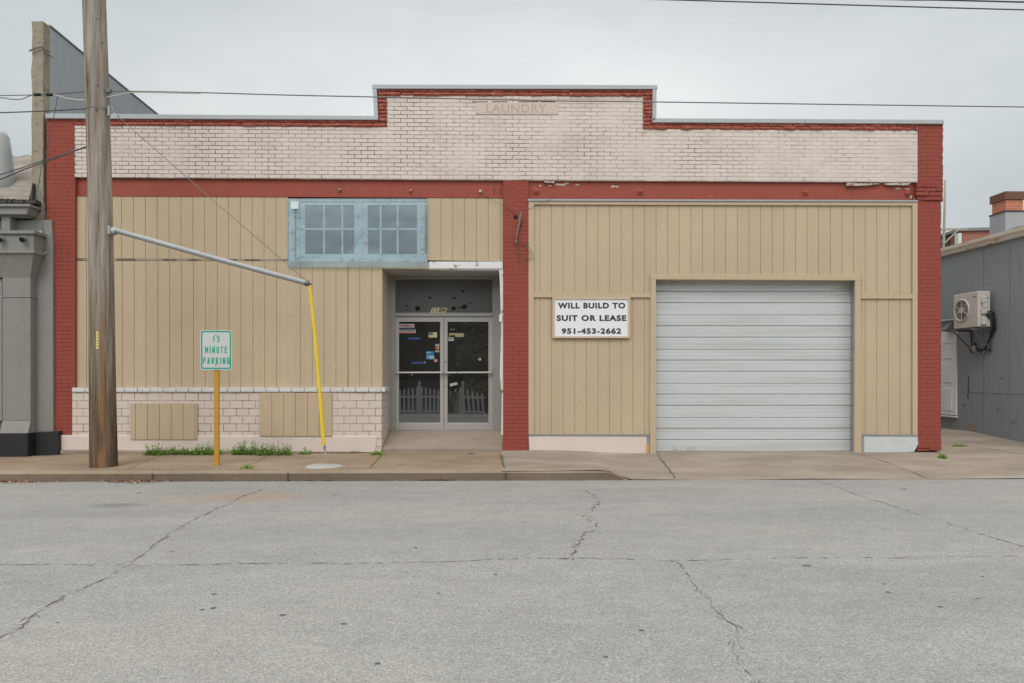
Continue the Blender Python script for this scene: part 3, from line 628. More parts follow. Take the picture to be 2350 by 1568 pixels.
# sloping concrete step
zf = FZ(1000, 1028.5); zb_ = FZ(1000, 986.5, YD)
b = MB(); vs = [(x0-.0, -.01, -.1), (x1, -.01, -.1), (x1, YD+.25, -.1), (x0, YD+.25, -.1), (x0, -.01, zf), (x1, -.01, zf), (x1, YD+.0, zb_), (x0, YD+.0, zb_), (x1, YD+.25, zb_+.002), (x0, YD+.25, zb_+.002)]
b.add(vs, [(0, 1, 5, 4), (4, 5, 6, 7), (7, 6, 8, 9), (1, 2, 8, 6, 5), (0, 4, 7, 9, 3), (2, 3, 9, 8), (0, 3, 2, 1)]); step = part(b, 'doorstep', M['step'], bevel=.015)
# frame, transom
b = MB()
for a in ((890, 634, 898, 988, YD-.05, YD+.08), (898, 634, 907, 988, YD-.02, YD+.08), (1130, 634, 1137, 988, YD-.02, YD+.08), (1137, 634, 1150, 988, YD-.05, YD+.08), (907, 634, 1130, 641, YD-.02, YD+.08), (907, 718, 1130, 726.5, YD-.03, YD+.08)): b.rect(*a)
b.rect(906, 984.5, 1131, 988.5, YD-.04, YD+.1)
df = part(b, 'door_frame', M['alu_dark'], bevel=.003)
tr = MB(); tr.rect(907, 641, 1130, 718, YD+.03, YD+.04); transom = part(tr, 'transom', M['transom_glass'])
for (u_, v_, a_, h_) in ((375, 376, 24, 21), (650, 376, 21, 19), (731, 364, 27, 22), (692, 371, 10, 6), (291, 356, 9, 10), (720, 246, 12, 14), (652, 296, 22, 7), (470, 294, 12, 9), (322, 287, 6, 5), (779, 338, 8, 8), (300, 384, 5, 5)):
    k_ = 1/2.6125*.78333; cx_, cy_ = (1080*.78333+u_*k_), (760*.78333+v_*k_); sm = MB()
    sm.prism([(cx_+a_*k_*cos(t)*random.uniform(.7, 1.05), cy_+h_*k_*sin(t)*random.uniform(.7, 1.05)) for t in [2*pi*i/11 for i in range(11)]], YD+.0285, YD+.0305); sm.build('smudge', M['smudge'], transom)
npm = MB(); npm.prism([(992, 706.5), (1027, 706.5), (1022, 718), (986.5, 718)], YD+.018, YD+.029, 0)
lettering(npm, '115', 993, 707.6, 1012, 716.8, YD+.0165, .05, 1, 3, 1.6); npm.prism([(1014.3, 707), (1015.5, 707), (1011.5, 717.5), (1010.3, 717.5)], YD+.0172, YD+.0185, 1); lettering(npm, 'W', 1013.5, 707.6, 1023.5, 716.8, YD+.0165, .05, 1, 3)
npm.build('house_number', [M['plate_gold'], M['ink']], transom, flip=False)
def door_leaf(x0, x1, gx0, gx1):
    d = MB()
    for a in ((x0, 727.5, gx0, 984), (gx1, 727.5, x1, 984), (gx0, 727.5, gx1, 738.7), (gx0, 970.7, gx1, 984)): d.rect(*a, YD, YD+.045)
    leaf = part(d, 'door', M['alu'], bevel=.003)
    gm = MB(); gm.rect(gx0-1, 738, gx1+1, 971.5, YD+.02, YD+.026); gm.build('glass', M['door_glass'], leaf)
    pb = MB(); a, c = P(x0+3, 855.5, YD-.055), P(x1-3, 855, YD-.055); pb.ring([a, c], .016, 12)
    for q in (a, c): pb.ring([q+Vector((0, -.02, 0)), q+Vector((0, .06, 0))], .022, 10)
    pb.build('push_bar', M['alu'], leaf, smooth=False)
    return leaf
dl = door_leaf(907.5, 1018.2, 915.6, 1010); drr = door_leaf(1019.2, 1130, 1027, 1121)
for y_, q_ in ((830, .016), (887, .010)): lk = MB(); lk.disc(P(1022.5, y_, YD), (0, -1, 0), q_, .012, 12); lk.build('lock', M['steel_dark'], drr)
def sticker(leaf, rects, name='sticker', mats=None):
    m_ = MB(); ms_ = []
    for k, r in enumerate(rects):
        if r[4] not in ms_: ms_.append(r[4])
        Yf = YD+.0185-.0006*k
        if r[0] == 'c': m_.disc(P(r[1], r[2], Yf), (0, -1, 0), r[3]/127, .0005, 18, ms_.index(r[4]))
        elif r[0] == 't': lettering(m_, r[1], *r[2], Yf, .01, ms_.index(r[4]))
        else: m_.rect(r[0], r[1], r[2], r[3], Yf, Yf+.0005, ms_.index(r[4]))
    return m_.build(name, [M[k] for k in ms_], leaf)
# grid of the door close-up: x = 908.5 + 0.11995*u, y = 689.3 + 0.11995*v
U = lambda u: 908.4+.11989*u
V = lambda v: 689.3+.11989*v
sticker(dl, [(U(60), V(453), U(355), V(530), 'st_white'), ('c', U(88), V(490), 2.6, 'ink'), ('c', U(88), V(490), 1.9, 'st_white'), (U(120), V(475), U(250), V(498), 'st_red'), (U(265), V(482), U(340), V(496), 'st_red'), (U(155), V(508), U(310), V(518), 'st_navy')])
sticker(dl, [(U(63), V(553), U(380), V(635), 'st_white'), (U(63), V(555), U(380), V(568), 'st_navy'), (U(90), V(577), U(360), V(598), 'steel_dark'), (U(160), V(588), U(230), V(610), 'st_orange'), (U(63), V(620), U(380), V(634), 'st_red')])
fl = [(U(628), V(612), U(790), V(718), 'st_cream')]+[(U(628), V(620+16*k), U(790), V(628+16*k), 'plate_gold') for k in range(6)]+[(U(632), V(615), U(712), V(668), 'steel_dark')]
sticker(dl, fl, 'flag_decal')
sticker(dl, [(U(757), V(838), U(832), V(885), 'st_white'), (U(768), V(850), U(820), V(866), 'steel_dark')], 'sticker')
sticker(dl, [('c', U(778), V(918), 2.7, 'st_red'), ('c', U(808), V(918), 2.7, 'st_orange')], 'sticker')
sticker(dl, [(U(757), V(957), U(832), V(995), 'st_white'), ('t', 'VISA', (U(765), V(965), U(824), V(986)), 0, 'st_navy')], 'sticker')
sticker(dl, [(U(580), V(978), U(732), V(1133), 'st_blue'), (U(590), V(988), U(665), V(1008), 'st_white'), (U(638), V(1062), U(735), V(1120), 'st_white'), (U(588), V(1070), U(630), V(1090), 'st_white')], 'sticker')
sticker(dl, [('c', U(765), V(1155), 4.2, 'st_red'), ('c', U(765), V(1155), 3.3, 'st_white'), ('c', U(765), V(1155), 1.5, 'st_red')], 'sticker')
sticker(dl, [(U(240), V(716), U(465), V(750), 'st_navy')], 'blue_strip'); sticker(dl, [(U(300), V(1184), U(535), V(1212), 'st_navy'), ('c', U(553), V(1190), 3.0, 'steel_dark')], 'blue_strip')
sticker(drr, [(U(1022), V(630), U(1302), V(703), 'st_cream'), (U(1035), V(668), U(1140), V(703), 'black')], 'sticker')
sticker(drr, [(U(1005), V(710), U(1112), V(780), 'st_white'), (U(1015), V(728), U(1100), V(744), 'steel_dark')], 'sticker')
sticker(drr, [('c', U(1608), V(1130), 3.4, 'st_white'), ('c', U(1608), V(1130), 1.0, 'st_navy')], 'sticker')
sticker(drr, [(U(1040), V(550), U(1072), V(562), 'st_white'), (U(1080), V(552), U(1110), V(562), 'st_white'), (U(1118), V(550), U(1134), V(561), 'st_white')], 'sticker')
tg = MB(); tg.obox(P(1041.5, 882, YD-.03), (.07, 0, .018), (0, .004, 0), (-.006, 0, .024)); tg.ring([P(1049, 855, YD-.075), P(1050, 868, YD-.04), P(1049, 879, YD-.035)], .009, 6, True, 1); tg.build('door_tag', [M['st_white'], M['black']], drr)
tg = MB(); q = [P(x, y, YD+.06) for x, y in ((1079, 862), (1074, 880), (1069, 896), (1076, 908), (1073, 922), (1078, 934), (1090, 940), (1097, 948))]; tg.ring(q, .004, 6); tg.build('loose_cord', M['st_white'], drr)
# --- right bay: trim, siding, sectional door
b = MB(); b.prism([(1211, 456.5), (2107, 459.5), (2107, 463), (1211, 461)], -.035, .1); part(b, 'drip_flashing', M['flash'])
tb = [((1213, 461.3), (1225.5, 461.3), (1225.5, 997), (1213, 997), -.02), ((2094.6, 463.3), (2106, 463.3), (2106, 998), (2094.6, 998), -.02), ((1225.8, 461.3), (2094.3, 463.3), (2094.3, 472), (1225.8, 469.5), -.018),
      ((1225.8, 671), (1493.4, 671.4), (1493.4, 683), (1225.8, 682.6), -.018), ((1976.6, 674), (2094.3, 674.4), (2094.3, 685.8), (1976.6, 685.5), -.018)]
for k in tb:
    m_ = MB(); m_.prism(list(k[:4]), k[4], .06); part(m_, 'trim_board', M['tan_trim'], bevel=.003)
gr_ = [1239+26.66*i for i in range(40)]
siding(1225.5, 1494, (469.5, 470.3), 671.2, gr_, .012); siding(1225.5, 1494, 682.7, 997, gr_, .012)
siding(1494, 1976.5, (470.3, 471.6), 632, gr_, .012); siding(1976.5, 2095, (471.6, 472), 674.2, gr_, .012); siding(1976.5, 2095, 685.6, 997.5, gr_, .012)
m_ = MB(); m_.prism([(1493.6, 629.5), (1976.3, 630.5), (1976.3, 643.5), (1493.6, 641.3)], -.03, .17); part(m_, 'door_casing', M['tan_trim'], bevel=.003)
m_ = MB(); m_.prism([(1493.6, 641.5), (1505.4, 641.5), (1505.4, 1040.5), (1491.5, 1040.5)], -.027, .17); part(m_, 'door_casing', M['tan_trim'], bevel=.003)
m_ = MB(); m_.prism([(1963, 643.6), (1976, 643.6), (1977.5, 1040.5), (1961, 1040.5)], -.027, .02); part(m_, 'door_casing', M['tan_trim'], bevel=.003)
m_ = MB(); m_.prism([(1963, 643.6), (1975, 643.6), (1975, 1040), (1962, 1040)], .021, .26); part(m_, 'door_jamb', M['flash'])
m_ = MB(); m_.prism([(1214, 997), (1490, 997.4), (1490, 1001), (1214, 1000)], -.03, .05); m_.prism([(1485, 1001), (1491, 1001), (1491, 1041), (1485, 1041)], -.028, .05); part(m_, 'base_flashing', M['flash'])
m_ = MB(); m_.prism([(1977.5, 997), (2106, 998), (2106, 1001), (1977.5, 1000)], -.03, .05); m_.prism([(1977.8, 1001), (1982.5, 1001), (1982.5, 1040), (1977.8, 1040)], -.028, .05); part(m_, 'base_flashing', M['flash'])
m_ = MB(); m_.prism([(1213.5, 1000), (1485, 1001), (1485, 1042), (1300, 1041), (1213.5, 1039)], -.02, .25); part(m_, 'plinth', M['cream_plaster'], bevel=.008)
m_ = MB(); m_.prism([(1982.5, 1001), (2106, 1001), (2108, 1020), (2098, 1038), (1982.5, 1041)], -.02, .25); part(m_, 'plinth', M['blue_plaster'], bevel=.01)
m_ = MB(); m_.prism([(1484, 1022), (1488, 1018), (1490, 1028), (1488, 1040), (1483.5, 1041)], -.036, -.025); part(m_, 'foam_blob', M['st_orange'], bevel=.006)
GD = thing  # (sections hang on one door part)
dp = MB(); xa, xb = FX(1503, .17), FX(1958, .17)
dp.box((xa, .215, FZ(1700, 1036, .17)), (xb, .25, FZ(1700, 640, .17))); gdoor = part(dp, 'garage_door', M['garage_white'])
ev = [63, 345, 628, 907, 1187, 1470]
gy = lambda v: (v/2.8+800)*.78333
for a, c in zip(ev, ev[1:]):
    k = (c-a)/282.0
    prof = [(1.0, .006), (3.5, 0)]
    for t, kind in ((28, 's'), (57, 's'), (87, 'd'), (118, 's'), (149, 's'), (180, 'd'), (212, 's'), (244, 's')):
        prof += [(t-2.5, 0), (t-1, .0028), (t+1, .0028), (t+2.5, 0)] if kind == 's' else [(t-3, 0), (t-1.5, .020), (t+2, .020), (t+9, 0)]
    prof += [(278.5, 0), (281, .006)]
    m_ = MB(); vs = []
    for t, dpt in prof:
        zL = FZ(1503, gy(a+t*k), .17); zR = FZ(1958, gy(a+t*k)-.9*(a+t*k)/1470+.4, .17)
        vs += [(xa, .17+dpt, zL), (xb, .17+dpt, zR)]
    n_ = len(prof); vs += [(xa, .214, vs[0][2]), (xb, .214, vs[1][2]), (xa, .214, vs[-2][2]), (xb, .214, vs[-1][2])]
    fs = [(2*i, 2*i+2, 2*i+3, 2*i+1) for i in range(n_-1)]+[(2*n_, 0, 1, 2*n_+1), (2*n_-2, 2*n_+2, 2*n_+3, 2*n_-1), (2*n_, 2*n_+1, 2*n_+3, 2*n_+2)]
    m_.add(vs, fs); m_.build('door_section', M['garage_white'], gdoor)
m_ = MB(); m_.box((xa, .175, FZ(1700, 1041, .17)), (xb, .21, FZ(1700, 1038, .17))); m_.build('bottom_seal', M['rust'], gdoor)
# --- body: side and back walls, roof, dark floor
ztop = FZ(1175, 285)
b = MB(); b.box((XL, .3, -.2), (XL+.25, 18, ztop)); b.box((XR-.27, .4, -.2), (XR-.02, 18, ztop)); b.box((XL, 18, -.2), (XR-.02, 18.25, ztop)); part(b, 'side_wall', M['cream_plaster'])
b = MB(); b.box((XL+.25, .3, ztop-.5), (XR-.27, 18, ztop-.3)); part(b, 'roof', M['tar'])
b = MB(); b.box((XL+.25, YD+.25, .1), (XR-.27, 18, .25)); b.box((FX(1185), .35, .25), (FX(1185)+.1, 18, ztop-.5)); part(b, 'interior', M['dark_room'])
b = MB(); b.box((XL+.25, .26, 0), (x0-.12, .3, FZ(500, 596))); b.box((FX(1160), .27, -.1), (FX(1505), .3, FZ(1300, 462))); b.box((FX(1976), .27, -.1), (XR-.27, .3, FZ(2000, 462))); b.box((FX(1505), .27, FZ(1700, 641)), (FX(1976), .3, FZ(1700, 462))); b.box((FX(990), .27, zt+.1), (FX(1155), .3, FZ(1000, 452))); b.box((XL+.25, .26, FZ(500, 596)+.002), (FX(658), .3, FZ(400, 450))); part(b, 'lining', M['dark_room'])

# ================================================================== LEASE SIGN (hangs on the siding)
LS = thing('lease_sign', 'white banner sign with black capitals in a thin wood frame on tan siding', 'sign', P(1357, 776, 0))
f = MB(); f.rect(1272, 686, 1442, 774, -.024, -.004); f.build('banner', M['banner'], LS)
f = MB()
for a in ((1267.7, 682.7, 1446.8, 687.3), (1267.7, 771.8, 1446, 776.3), (1267.7, 687.4, 1273, 771.7), (1441.5, 687.4, 1446.8, 771.7)): f.rect(*a, -.038, -.003)
f.build('frame', M['wood_pale'], LS, bevel=.003)
for body, bx in (('WILL BUILD TO', (1280.2, 694.8, 1435, 708.5)), ('SUIT OR LEASE', (1277.3, 723.3, 1437.5, 737.2)), ('951-453-2662', (1288.7, 753, 1425.6, 767))):
    f = MB(); lettering(f, body, *bx, -.0255, .05, spacing=1.16); f.build('lettering', M['ink'], LS, flip=False)

# ================================================================== PARKING SIGN
YS = -1.45
pb = PZ(496, 1068, z_walk); YS = pb.y
PS = thing('parking_sign', 'white and green parking sign on a rusty yellow post beside the kerb', 'sign', pb)
f = MB(); zt_ = FZ(496, 760, YS); xp = FX(496, YS)
f.obox((xp, YS+.012, (pb.z+zt_)/2-.05), (.034, 0, 0), (0, .006, 0), (0, 0, (zt_-pb.z)/2+.05)); 
for s_ in (-1, 1): f.obox((xp+s_*.026, YS+.028, (pb.z+zt_)/2-.05), (.008, 0, 0), (0, .014, 0), (0, 0, (zt_-pb.z)/2+.05))
f.build('post', M['post_yellow'], PS)
def rrect(x0, y0, x1, y1, r, n=6):
    pts = []
    for cx, cy, a0 in ((x1-r, y0+r, -90), (x1-r, y1-r, 0), (x0+r, y1-r, 90), (x0+r, y0+r, 180)):
        pts += [(cx+r*cos(R(a0+90*i/n)), cy+r*sin(R(a0+90*i/n))) for i in range(n+1)]
    return pts
f = MB(); f.prism(rrect(459.5, 758, 532, 849, 5), YS-.004, YS+.001, 0)
o1, o2 = rrect(461.3, 759.6, 530.3, 847.2, 4.5), rrect(464.5, 762.8, 527.1, 844, 3.0)
n_ = len(o1); vs = [P(x, y, YS-.0048) for x, y in o1+o2]; f.add(vs, [(i, (i+1) % n_, n_+(i+1) % n_, n_+i) for i in range(n_)], 1)
panel = f.build('sign_panel', [M['sign_white'], M['sign_green']], PS, flip=False)
GL = {'1': [[(.25, .80), (.55, 1), (.55, 0)]], '5': [[(.92, 1), (.15, 1), (.1, .56), (.45, .63), (.8, .56), (.95, .33), (.8, .08), (.45, 0), (.08, .10)]],
      'M': [[(0, 0), (0, 1), (.5, .30), (1, 1), (1, 0)]], 'I': [[(.5, 0), (.5, 1)]], 'N': [[(0, 0), (0, 1), (1, 0), (1, 1)]], 'U': [[(0, 1), (0, .22), (.2, 0), (.8, 0), (1, .22), (1, 1)]],
      'T': [[(0, 1), (1, 1)], [(.5, 1), (.5, 0)]], 'E': [[(1, 1), (0, 1), (0, 0), (1, 0)], [(0, .52), (.8, .52)]], 'P': [[(0, 0), (0, 1), (.75, 1), (1, .85), (1, .62), (.75, .47), (0, .47)]],
      'A': [[(0, 0), (.5, 1), (1, 0)], [(.2, .30), (.8, .30)]], 'R': [[(0, 0), (0, 1), (.75, 1), (1, .85), (1, .65), (.75, .5), (0, .5)], [(.5, .5), (1, 0)]],
      'K': [[(0, 0), (0, 1)], [(.95, 1), (0, .40)], [(.32, .60), (1, 0)]], 'G': [[(1, .80), (.8, 1), (.2, 1), (0, .8), (0, .2), (.2, 0), (.8, 0), (1, .2), (1, .48), (.55, .48)]]}
def stroke_word(mb, word, x0, y0, x1, y1, Y, wd_=2.05):
    wide = {'I': .35, 'M': 1.25, '1': .8}; tot = sum(wide.get(c, 1) for c in word)+.62*(len(word)-1); u_ = (x1-x0)/tot; x = x0; k_ = 0; h_ = wd_/2
    for ch in word:
        w_ = u_*wide.get(ch, 1)
        for pl_ in GL[ch]:
            q = [(x+h_+(w_-2*h_)*a if ch != 'I' else x+w_/2, y1-h_-(y1-y0-2*h_)*c_) for a, c_ in pl_]
            for (ax, ay), (bx_, by) in zip(q, q[1:]):
                L_ = math.hypot(bx_-ax, by-ay); dx, dy = (bx_-ax)/L_, (by-ay)/L_; e_ = h_*.8; nx_, ny_ = -dy*h_, dx*h_
                pts = [(ax-dx*e_+nx_, ay-dy*e_+ny_), (bx_+dx*e_+nx_, by+dy*e_+ny_), (bx_+dx*e_-nx_, by+dy*e_-ny_), (ax-dx*e_-nx_, ay-dy*e_-ny_)]
                mb.add([P(a, c_, Y-.00009*k_) for a, c_ in pts], [(0, 1, 2, 3)]); k_ += 1
        x += w_+u_*.62
for body, bx in (('15', (487.8, 770.7, 504.3, 785.5)), ('MINUTE', (470.7, 795.4, 521.4, 811)), ('PARKING', (465.8, 820.5, 526.8, 836))):
    f = MB(); stroke_word(f, body, *bx, YS-.0052); f.build('lettering', M['sign_green'], panel, flip=False)
for y in (769.5, 838): f = MB(); f.disc(P(495.5, y, YS-.004), (0, -1, 0), .008, .006, 8); f.build('bolt', M['rust'], panel)

# ================================================================== UTILITY POLE, SIDEWALK GUY
bp = PZ(238.5, 1070.5, z_walk); YP = bp.y
UP = thing('utility_pole', 'tall weathered wooden utility pole leaning slightly left at the kerb', 'utility pole', bp)
cl = [(238.8, 1076, 28.6), (237, 960, 27.3), (234.5, 800, 26.2), (231.8, 548, 24.9), (226.5, 330, 24.2), (221.5, 160, 23.9), (215.8, 0, 23.6), (207, -260, 22.8), (200, -460, 22)]
m_ = MB(); path = []; rad = []
def lerp_cl(y):
    for (xa_, ya, ra), (xb_, yb_, rb) in zip(cl, cl[1:]):
        if yb_ <= y <= ya: t = (ya-y)/(ya-yb_); return xa_+(xb_-xa_)*t, ra+(rb-ra)*t
sc_p = (YP-CAM.y)/FPX
rows = [1076-12*i for i in range(128)]; SEG = 44; o = 0
ph = [random.uniform(0, 6.28) for _ in range(6)]
for y in rows:
    x, r = lerp_cl(y); p = P(x, y, YP)
    for k in range(SEG):
        th = 2*pi*k/SEG; rr = r*sc_p*(1+.012*sin(3*th+ph[0]+p.z*.5)+.008*sin(7*th+ph[1]+p.z*1.1)+.006*sin(13*th+ph[2]-p.z*.3)+(-.035 if (k*7) % 11 == 0 else 0))
        m_.v.append(Vector((p.x+rr*cos(th), p.y+rr*sin(th), p.z)))
for i in range(len(rows)-1):
    for k in range(SEG): m_.f.append([i*SEG+k, i*SEG+(k+1) % SEG, (i+1)*SEG+(k+1) % SEG, (i+1)*SEG+k]); m_.m.append(0)
m_.f.append([(len(rows)-1)*SEG+k for k in range(SEG)]); m_.m.append(0)
m_.build('pole', M['pole_wood'], UP, smooth=True)
m_ = MB(); x, r = lerp_cl(255); p = P(x, 255, YP); m_.ring([p-Vector((0, 0, .005)), p+Vector((0, 0, .005))], r*sc_p+.006, 30, False)
m_.build('band', M['steel_dark'], UP)
m_ = MB(); yf = YP-.165; m_.rect(220.5, 761, 226, 801, yf, yf+.012, 0)
for k in range(5): m_.rect(222.3, 767+6.6*k, 224.2, 769.5+6.6*k, yf-.001, yf, 1)
m_.build('tag', [M['tag_yellow'], M['ink']], UP)
for x, y in ((222.5, 252.5), (223, 45), (236, 99), (225, 196)):
    cx, r = lerp_cl(y); dx = (x-cx)*sc_p; yy = YP-math.sqrt(max(.001, (r*sc_p)**2-dx*dx))
    m_ = MB(); m_.disc(P(x, y, yy+.01), (0, -1, 0), .012 if y > 100 else .008, .018, 8); m_.build('bolt', M['rust'], UP)
m_ = MB(); p = P(250.5, 252, YP-.04); m_.box((p.x-.012, p.y-.02, p.z-.09), (p.x+.014, p.y+.02, p.z+.05)); m_.ring([p+Vector((.012, 0, .04)), p+Vector((.05, 0, .03)), p+Vector((.05, 0, -.02)), p+Vector((.014, 0, -.05))], .008, 6); m_.build('eye_bracket', M['galv'], UP)
m_ = MB(); p = P(201, 250, YP-.04); m_.ring([p, p+Vector((-.07, 0, .005))], .014, 8); m_.ring([p+Vector((-.07, 0, .005)), p+Vector((-.13, 0, -.01))], .009, 6); m_.build('cable_clamp', M['steel_dark'], UP)
m_ = MB(); p = P(250, 209, YP-.05); m_.box((p.x-.03, p.y-.03, p.z-.025), (p.x+.035, p.y+.03, p.z+.025)); m_.build('cable_clamp', M['steel_dark'], UP)

ap = PZ(751.5, 1067, z_walk)
GS = thing('guy_strut', 'galvanised guy strut pipe on the pole with a bright yellow guarded cable', 'guy brace', ap)
YT = ap.y-.0
t0 = P(258, 527, YP-.02); t1 = P(705.5, 650.5, YT)
m_ = MB(); dirv = (t1-t0).normalized(); m_.ring([t0, t0.lerp(t1, .5)+Vector((0, 0, -.008)), t1], .0385, 18); m_.build('strut_pipe', M['galv'], GS, smooth=False)
for p_ in m_.f: pass
m_ = MB(); p = P(252.5, 530, YP-.02); m_.obox(p, (.03, 0, 0), (0, .06, 0), (0, 0, .062)); m_.ring([p+Vector((.02, 0, 0)), p+Vector((.09, 0, -.02))], .05, 16); m_.build('pole_flange', M['galv'], GS, bevel=.01)
m_ = MB(); m_.ring([t1-dirv*.03, t1+dirv*.012], .045, 18); m_.ring([t1+dirv*.01, t1+dirv*.03], .024, 12); m_.obox(t1+dirv*.045+Vector((0, 0, .0)), (.02, 0, .004), (0, .008, 0), (0, 0, .012)); m_.build('end_cap', M['steel_dark'], GS)
m_ = MB(); a = P(253, 252, YP-.04); e = P(709.5, 650, YT); m_.ring([a, a.lerp(e, .5)+Vector((0, 0, -.015)), e], .0052, 8); gpt = P(711, 656, YT); m_.ring([e, gpt, P(743.5, 1022, YT)], .0055, 8); m_.build('guy_wire', M['cable_grey'], GS)
for q in (.02, .05): pass
m_ = MB(); c0 = a.lerp(e, .028); m_.obox(c0, (.03, 0, -.02), (0, .012, 0), (.008, 0, .012)); m_.build('wire_grip', M['galv'], GS)
m_ = MB(); top = P(711, 657, YT); bot = P(743, 1023, YT); mid = top.lerp(bot, .35)+Vector((.012, 0, 0)); mid2 = top.lerp(bot, .7)+Vector((.008, 0, 0)); m_.ring([top, mid, mid2, bot], [.0225, .0245, .026, .027], 14); m_.build('wire_guard', M['yellow'], GS, smooth=False)
m_ = MB(); m_.ring([P(744, 1022, YT), P(747, 1040, YT), ap], .0115, 8); m_.ring([P(745.5, 1020, YT-.01), P(747.8, 1026, YT-.012), P(746, 1034, YT-.01)], .009, 6); m_.ring([P(742, 1025, YT-.02), P(743, 1032, YT-.02)], .008, 6); m_.build('anchor_rod', M['galv'], GS)
m_ = MB(); c = PZ(741, 1070.5, z_walk); n_ = 34; vs = [Vector((c.x+.0, c.y, c.z+.024))]
for k in range(n_):
    th = 2*pi*k/n_; rr = 1+.07*sin(3*th+1)+.04*sin(7*th); vs.append(Vector((c.x+.22*rr*cos(th), c.y+.22*rr*sin(th)*1.0, c.z+.016)))
for k in range(n_):
    th = 2*pi*k/n_; rr = 1+.07*sin(3*th+1)+.04*sin(7*th); vs.append(Vector((c.x+.285*rr*cos(th), c.y+.27*rr*sin(th), c.z-.01)))
m_.add(vs, [(0, 1+k, 1+(k+1) % n_) for k in range(n_)]+[(1+k, 1+n_+k, 1+n_+(k+1) % n_, 1+(k+1) % n_) for k in range(n_)])
tag(m_.build('concrete_pad', M['pad'], smooth=True), 'pale round concrete patch in the sidewalk around the guy anchor rod', 'concrete patch')

# ================================================================== OVERHEAD WIRES
def wire(pts, r, mat, label, name='overhead_cable', Y=None, group='overhead cables', cat='cable', seg=7):
    q = [P(x, y, (YP-.05 if Y is None else Y)) for x, y in pts]
    # smooth a little
    out = []
    for i in range(len(q)-1):
        p0, p1, p2, p3 = q[max(i-1, 0)], q[i], q[i+1], q[min(i+2, len(q)-1)]
        for k in range(6):
            t = k/6; out.append(.5*((2*p1)+(-p0+p2)*t+(2*p0-5*p1+4*p2-p3)*t*t+(-p0+3*p1-3*p2+p3)*t**3))
    out.append(q[-1]); m_ = MB(); m_.ring(out, r, seg)
    return tag(m_.build(name, M[mat], smooth=True), label, cat, group)
wire([(250, 209), (353, 210.5), (470, 213), (664, 218.5), (864, 222.8), (1100, 228), (1268, 231.8), (1488, 234), (2000, 241), (2350, 245.7), (2700, 250), (3600, 252)], .0085, 'cable_grey', 'long grey cable running right from the pole past the laundry stone')
wire([(245, 223), (270, 219), (296, 213), (340, 212.3), (392, 213.5), (460, 215)], .007, 'cable_white', 'short pale strand sagging right of the pole beneath the long cable')
wire([(-1600, 250), (-700, 236), (-200, 223), (0, 219.6), (76, 218), (128, 216), (198, 211)], .006, 'cable', 'thin cable left of the pole carrying the two black splices')
wire([(-1600, 243), (-700, 231), (-120, 222), (0, 224.5), (25, 228), (50, 227.5), (68, 220), (78, 218.2)], .007, 'cable_grey', 'drooping grey strand at the left edge of the photo')
wire([(121, 217.5), (134, 220), (150, 225.5), (175, 229), (202, 230.5)], .0085, 'cable_white', 'white insulated lead between the black splice and the pole')
wire([(-1600, 300), (-700, 281), (-200, 265), (0, 258.8), (80, 256), (150, 252.5), (178, 250.5)], .0085, 'cable', 'dark cable ending at the clamp on the pole left side')
wire([(212, 331), (157, 351), (108, 366), (0, 401), (-150, 440), (-500, 510)], .0075, 'cable', 'upper of two dark cables dropping left in front of the red pier')
wire([(212, 333), (157, 352), (108, 370.5), (50, 391), (0, 412), (-150, 470), (-500, 560)], .009, 'cable', 'lower of two dark cables dropping left in front of the red pier')
wire([(132, 222), (126, 255), (108, 340), (97, 375), (91, 410), (87.6, 432)], .005, 'cable', 'thin dark drop wire beside the red pier and old concrete edge')
wire([(-200, -60), (700, -28), (1300, -7), (1550, 0), (1855, 9), (2150, 17.5), (2350, 22.7), (2600, 29), (3600, 48)], .0095, 'cable', 'dark cable crossing the upper right sky')
wire([(-200, -90), (900, -38), (1950, -4), (2148, 0), (2250, 2.5), (2350, 5), (2600, 10), (3600, 26)], .012, 'cable', 'thick dark cable in the extreme top right corner')
for (xa_, xb_, nm) in ((77, 95, 'left'), (105, 122.5, 'right')):
    m_ = MB(); a, c = P(xa_, 217.8, YP-.05), P(xb_, 217, YP-.05); m_.ring([a, a.lerp(c, .15), a.lerp(c, .85), c], [.01, .022, .022, .01], 10)
    tag(m_.build('cable_splice', M['black'], smooth=True), 'black cable splice nearer the left photo edge' if nm == 'left' else 'black cable splice nearer the utility pole', 'cable splice', 'cable splices')
# dead cable stub on the middle pier
p0 = P(1184, 496, -.03)
CS = thing('cable_stub', 'frayed grey cable stub with two wire loops hanging on the middle red pier', 'cable', P(1186, 530, 0))
m_ = MB(); m_.ring([P(1194, 490, -.02), P(1193, 505, -.05), P(1190, 520, -.055), P(1186, 540, -.055), P(1184.5, 556, -.05)], [.010, .018, .017, .015, .017], 9); m_.ring([P(1196, 487, -.02), P(1197.5, 497, -.05), P(1195, 515, -.06)], .009, 6); m_.ring([P(1183, 551, -.06), P(1187, 560, -.06)], .018, 7); m_.build('stub', M['stub_grey'], CS, smooth=True)
for pts in ([(1188, 551), (1200, 556), (1213, 567), (1221, 580), (1224, 591), (1219, 596), (1206, 592), (1194, 582), (1189, 570), (1186, 560)], [(1190, 552), (1205, 561), (1214, 576), (1216, 588), (1210, 602), (1200, 604), (1191, 597), (1185, 580), (1184, 562)]):
    m_ = MB(); m_.ring([P(x, y, -.05-.01*sin(i)) for i, (x, y) in enumerate(pts)], .0035, 6); m_.build('wire_loop', M['cable'], CS, smooth=True)
m_ = MB(); m_.ring([P(1183, 499, -.0115), P(1183, 499, -.0205)], .036, 16); m_.build('wall_hole', M['black'], B)
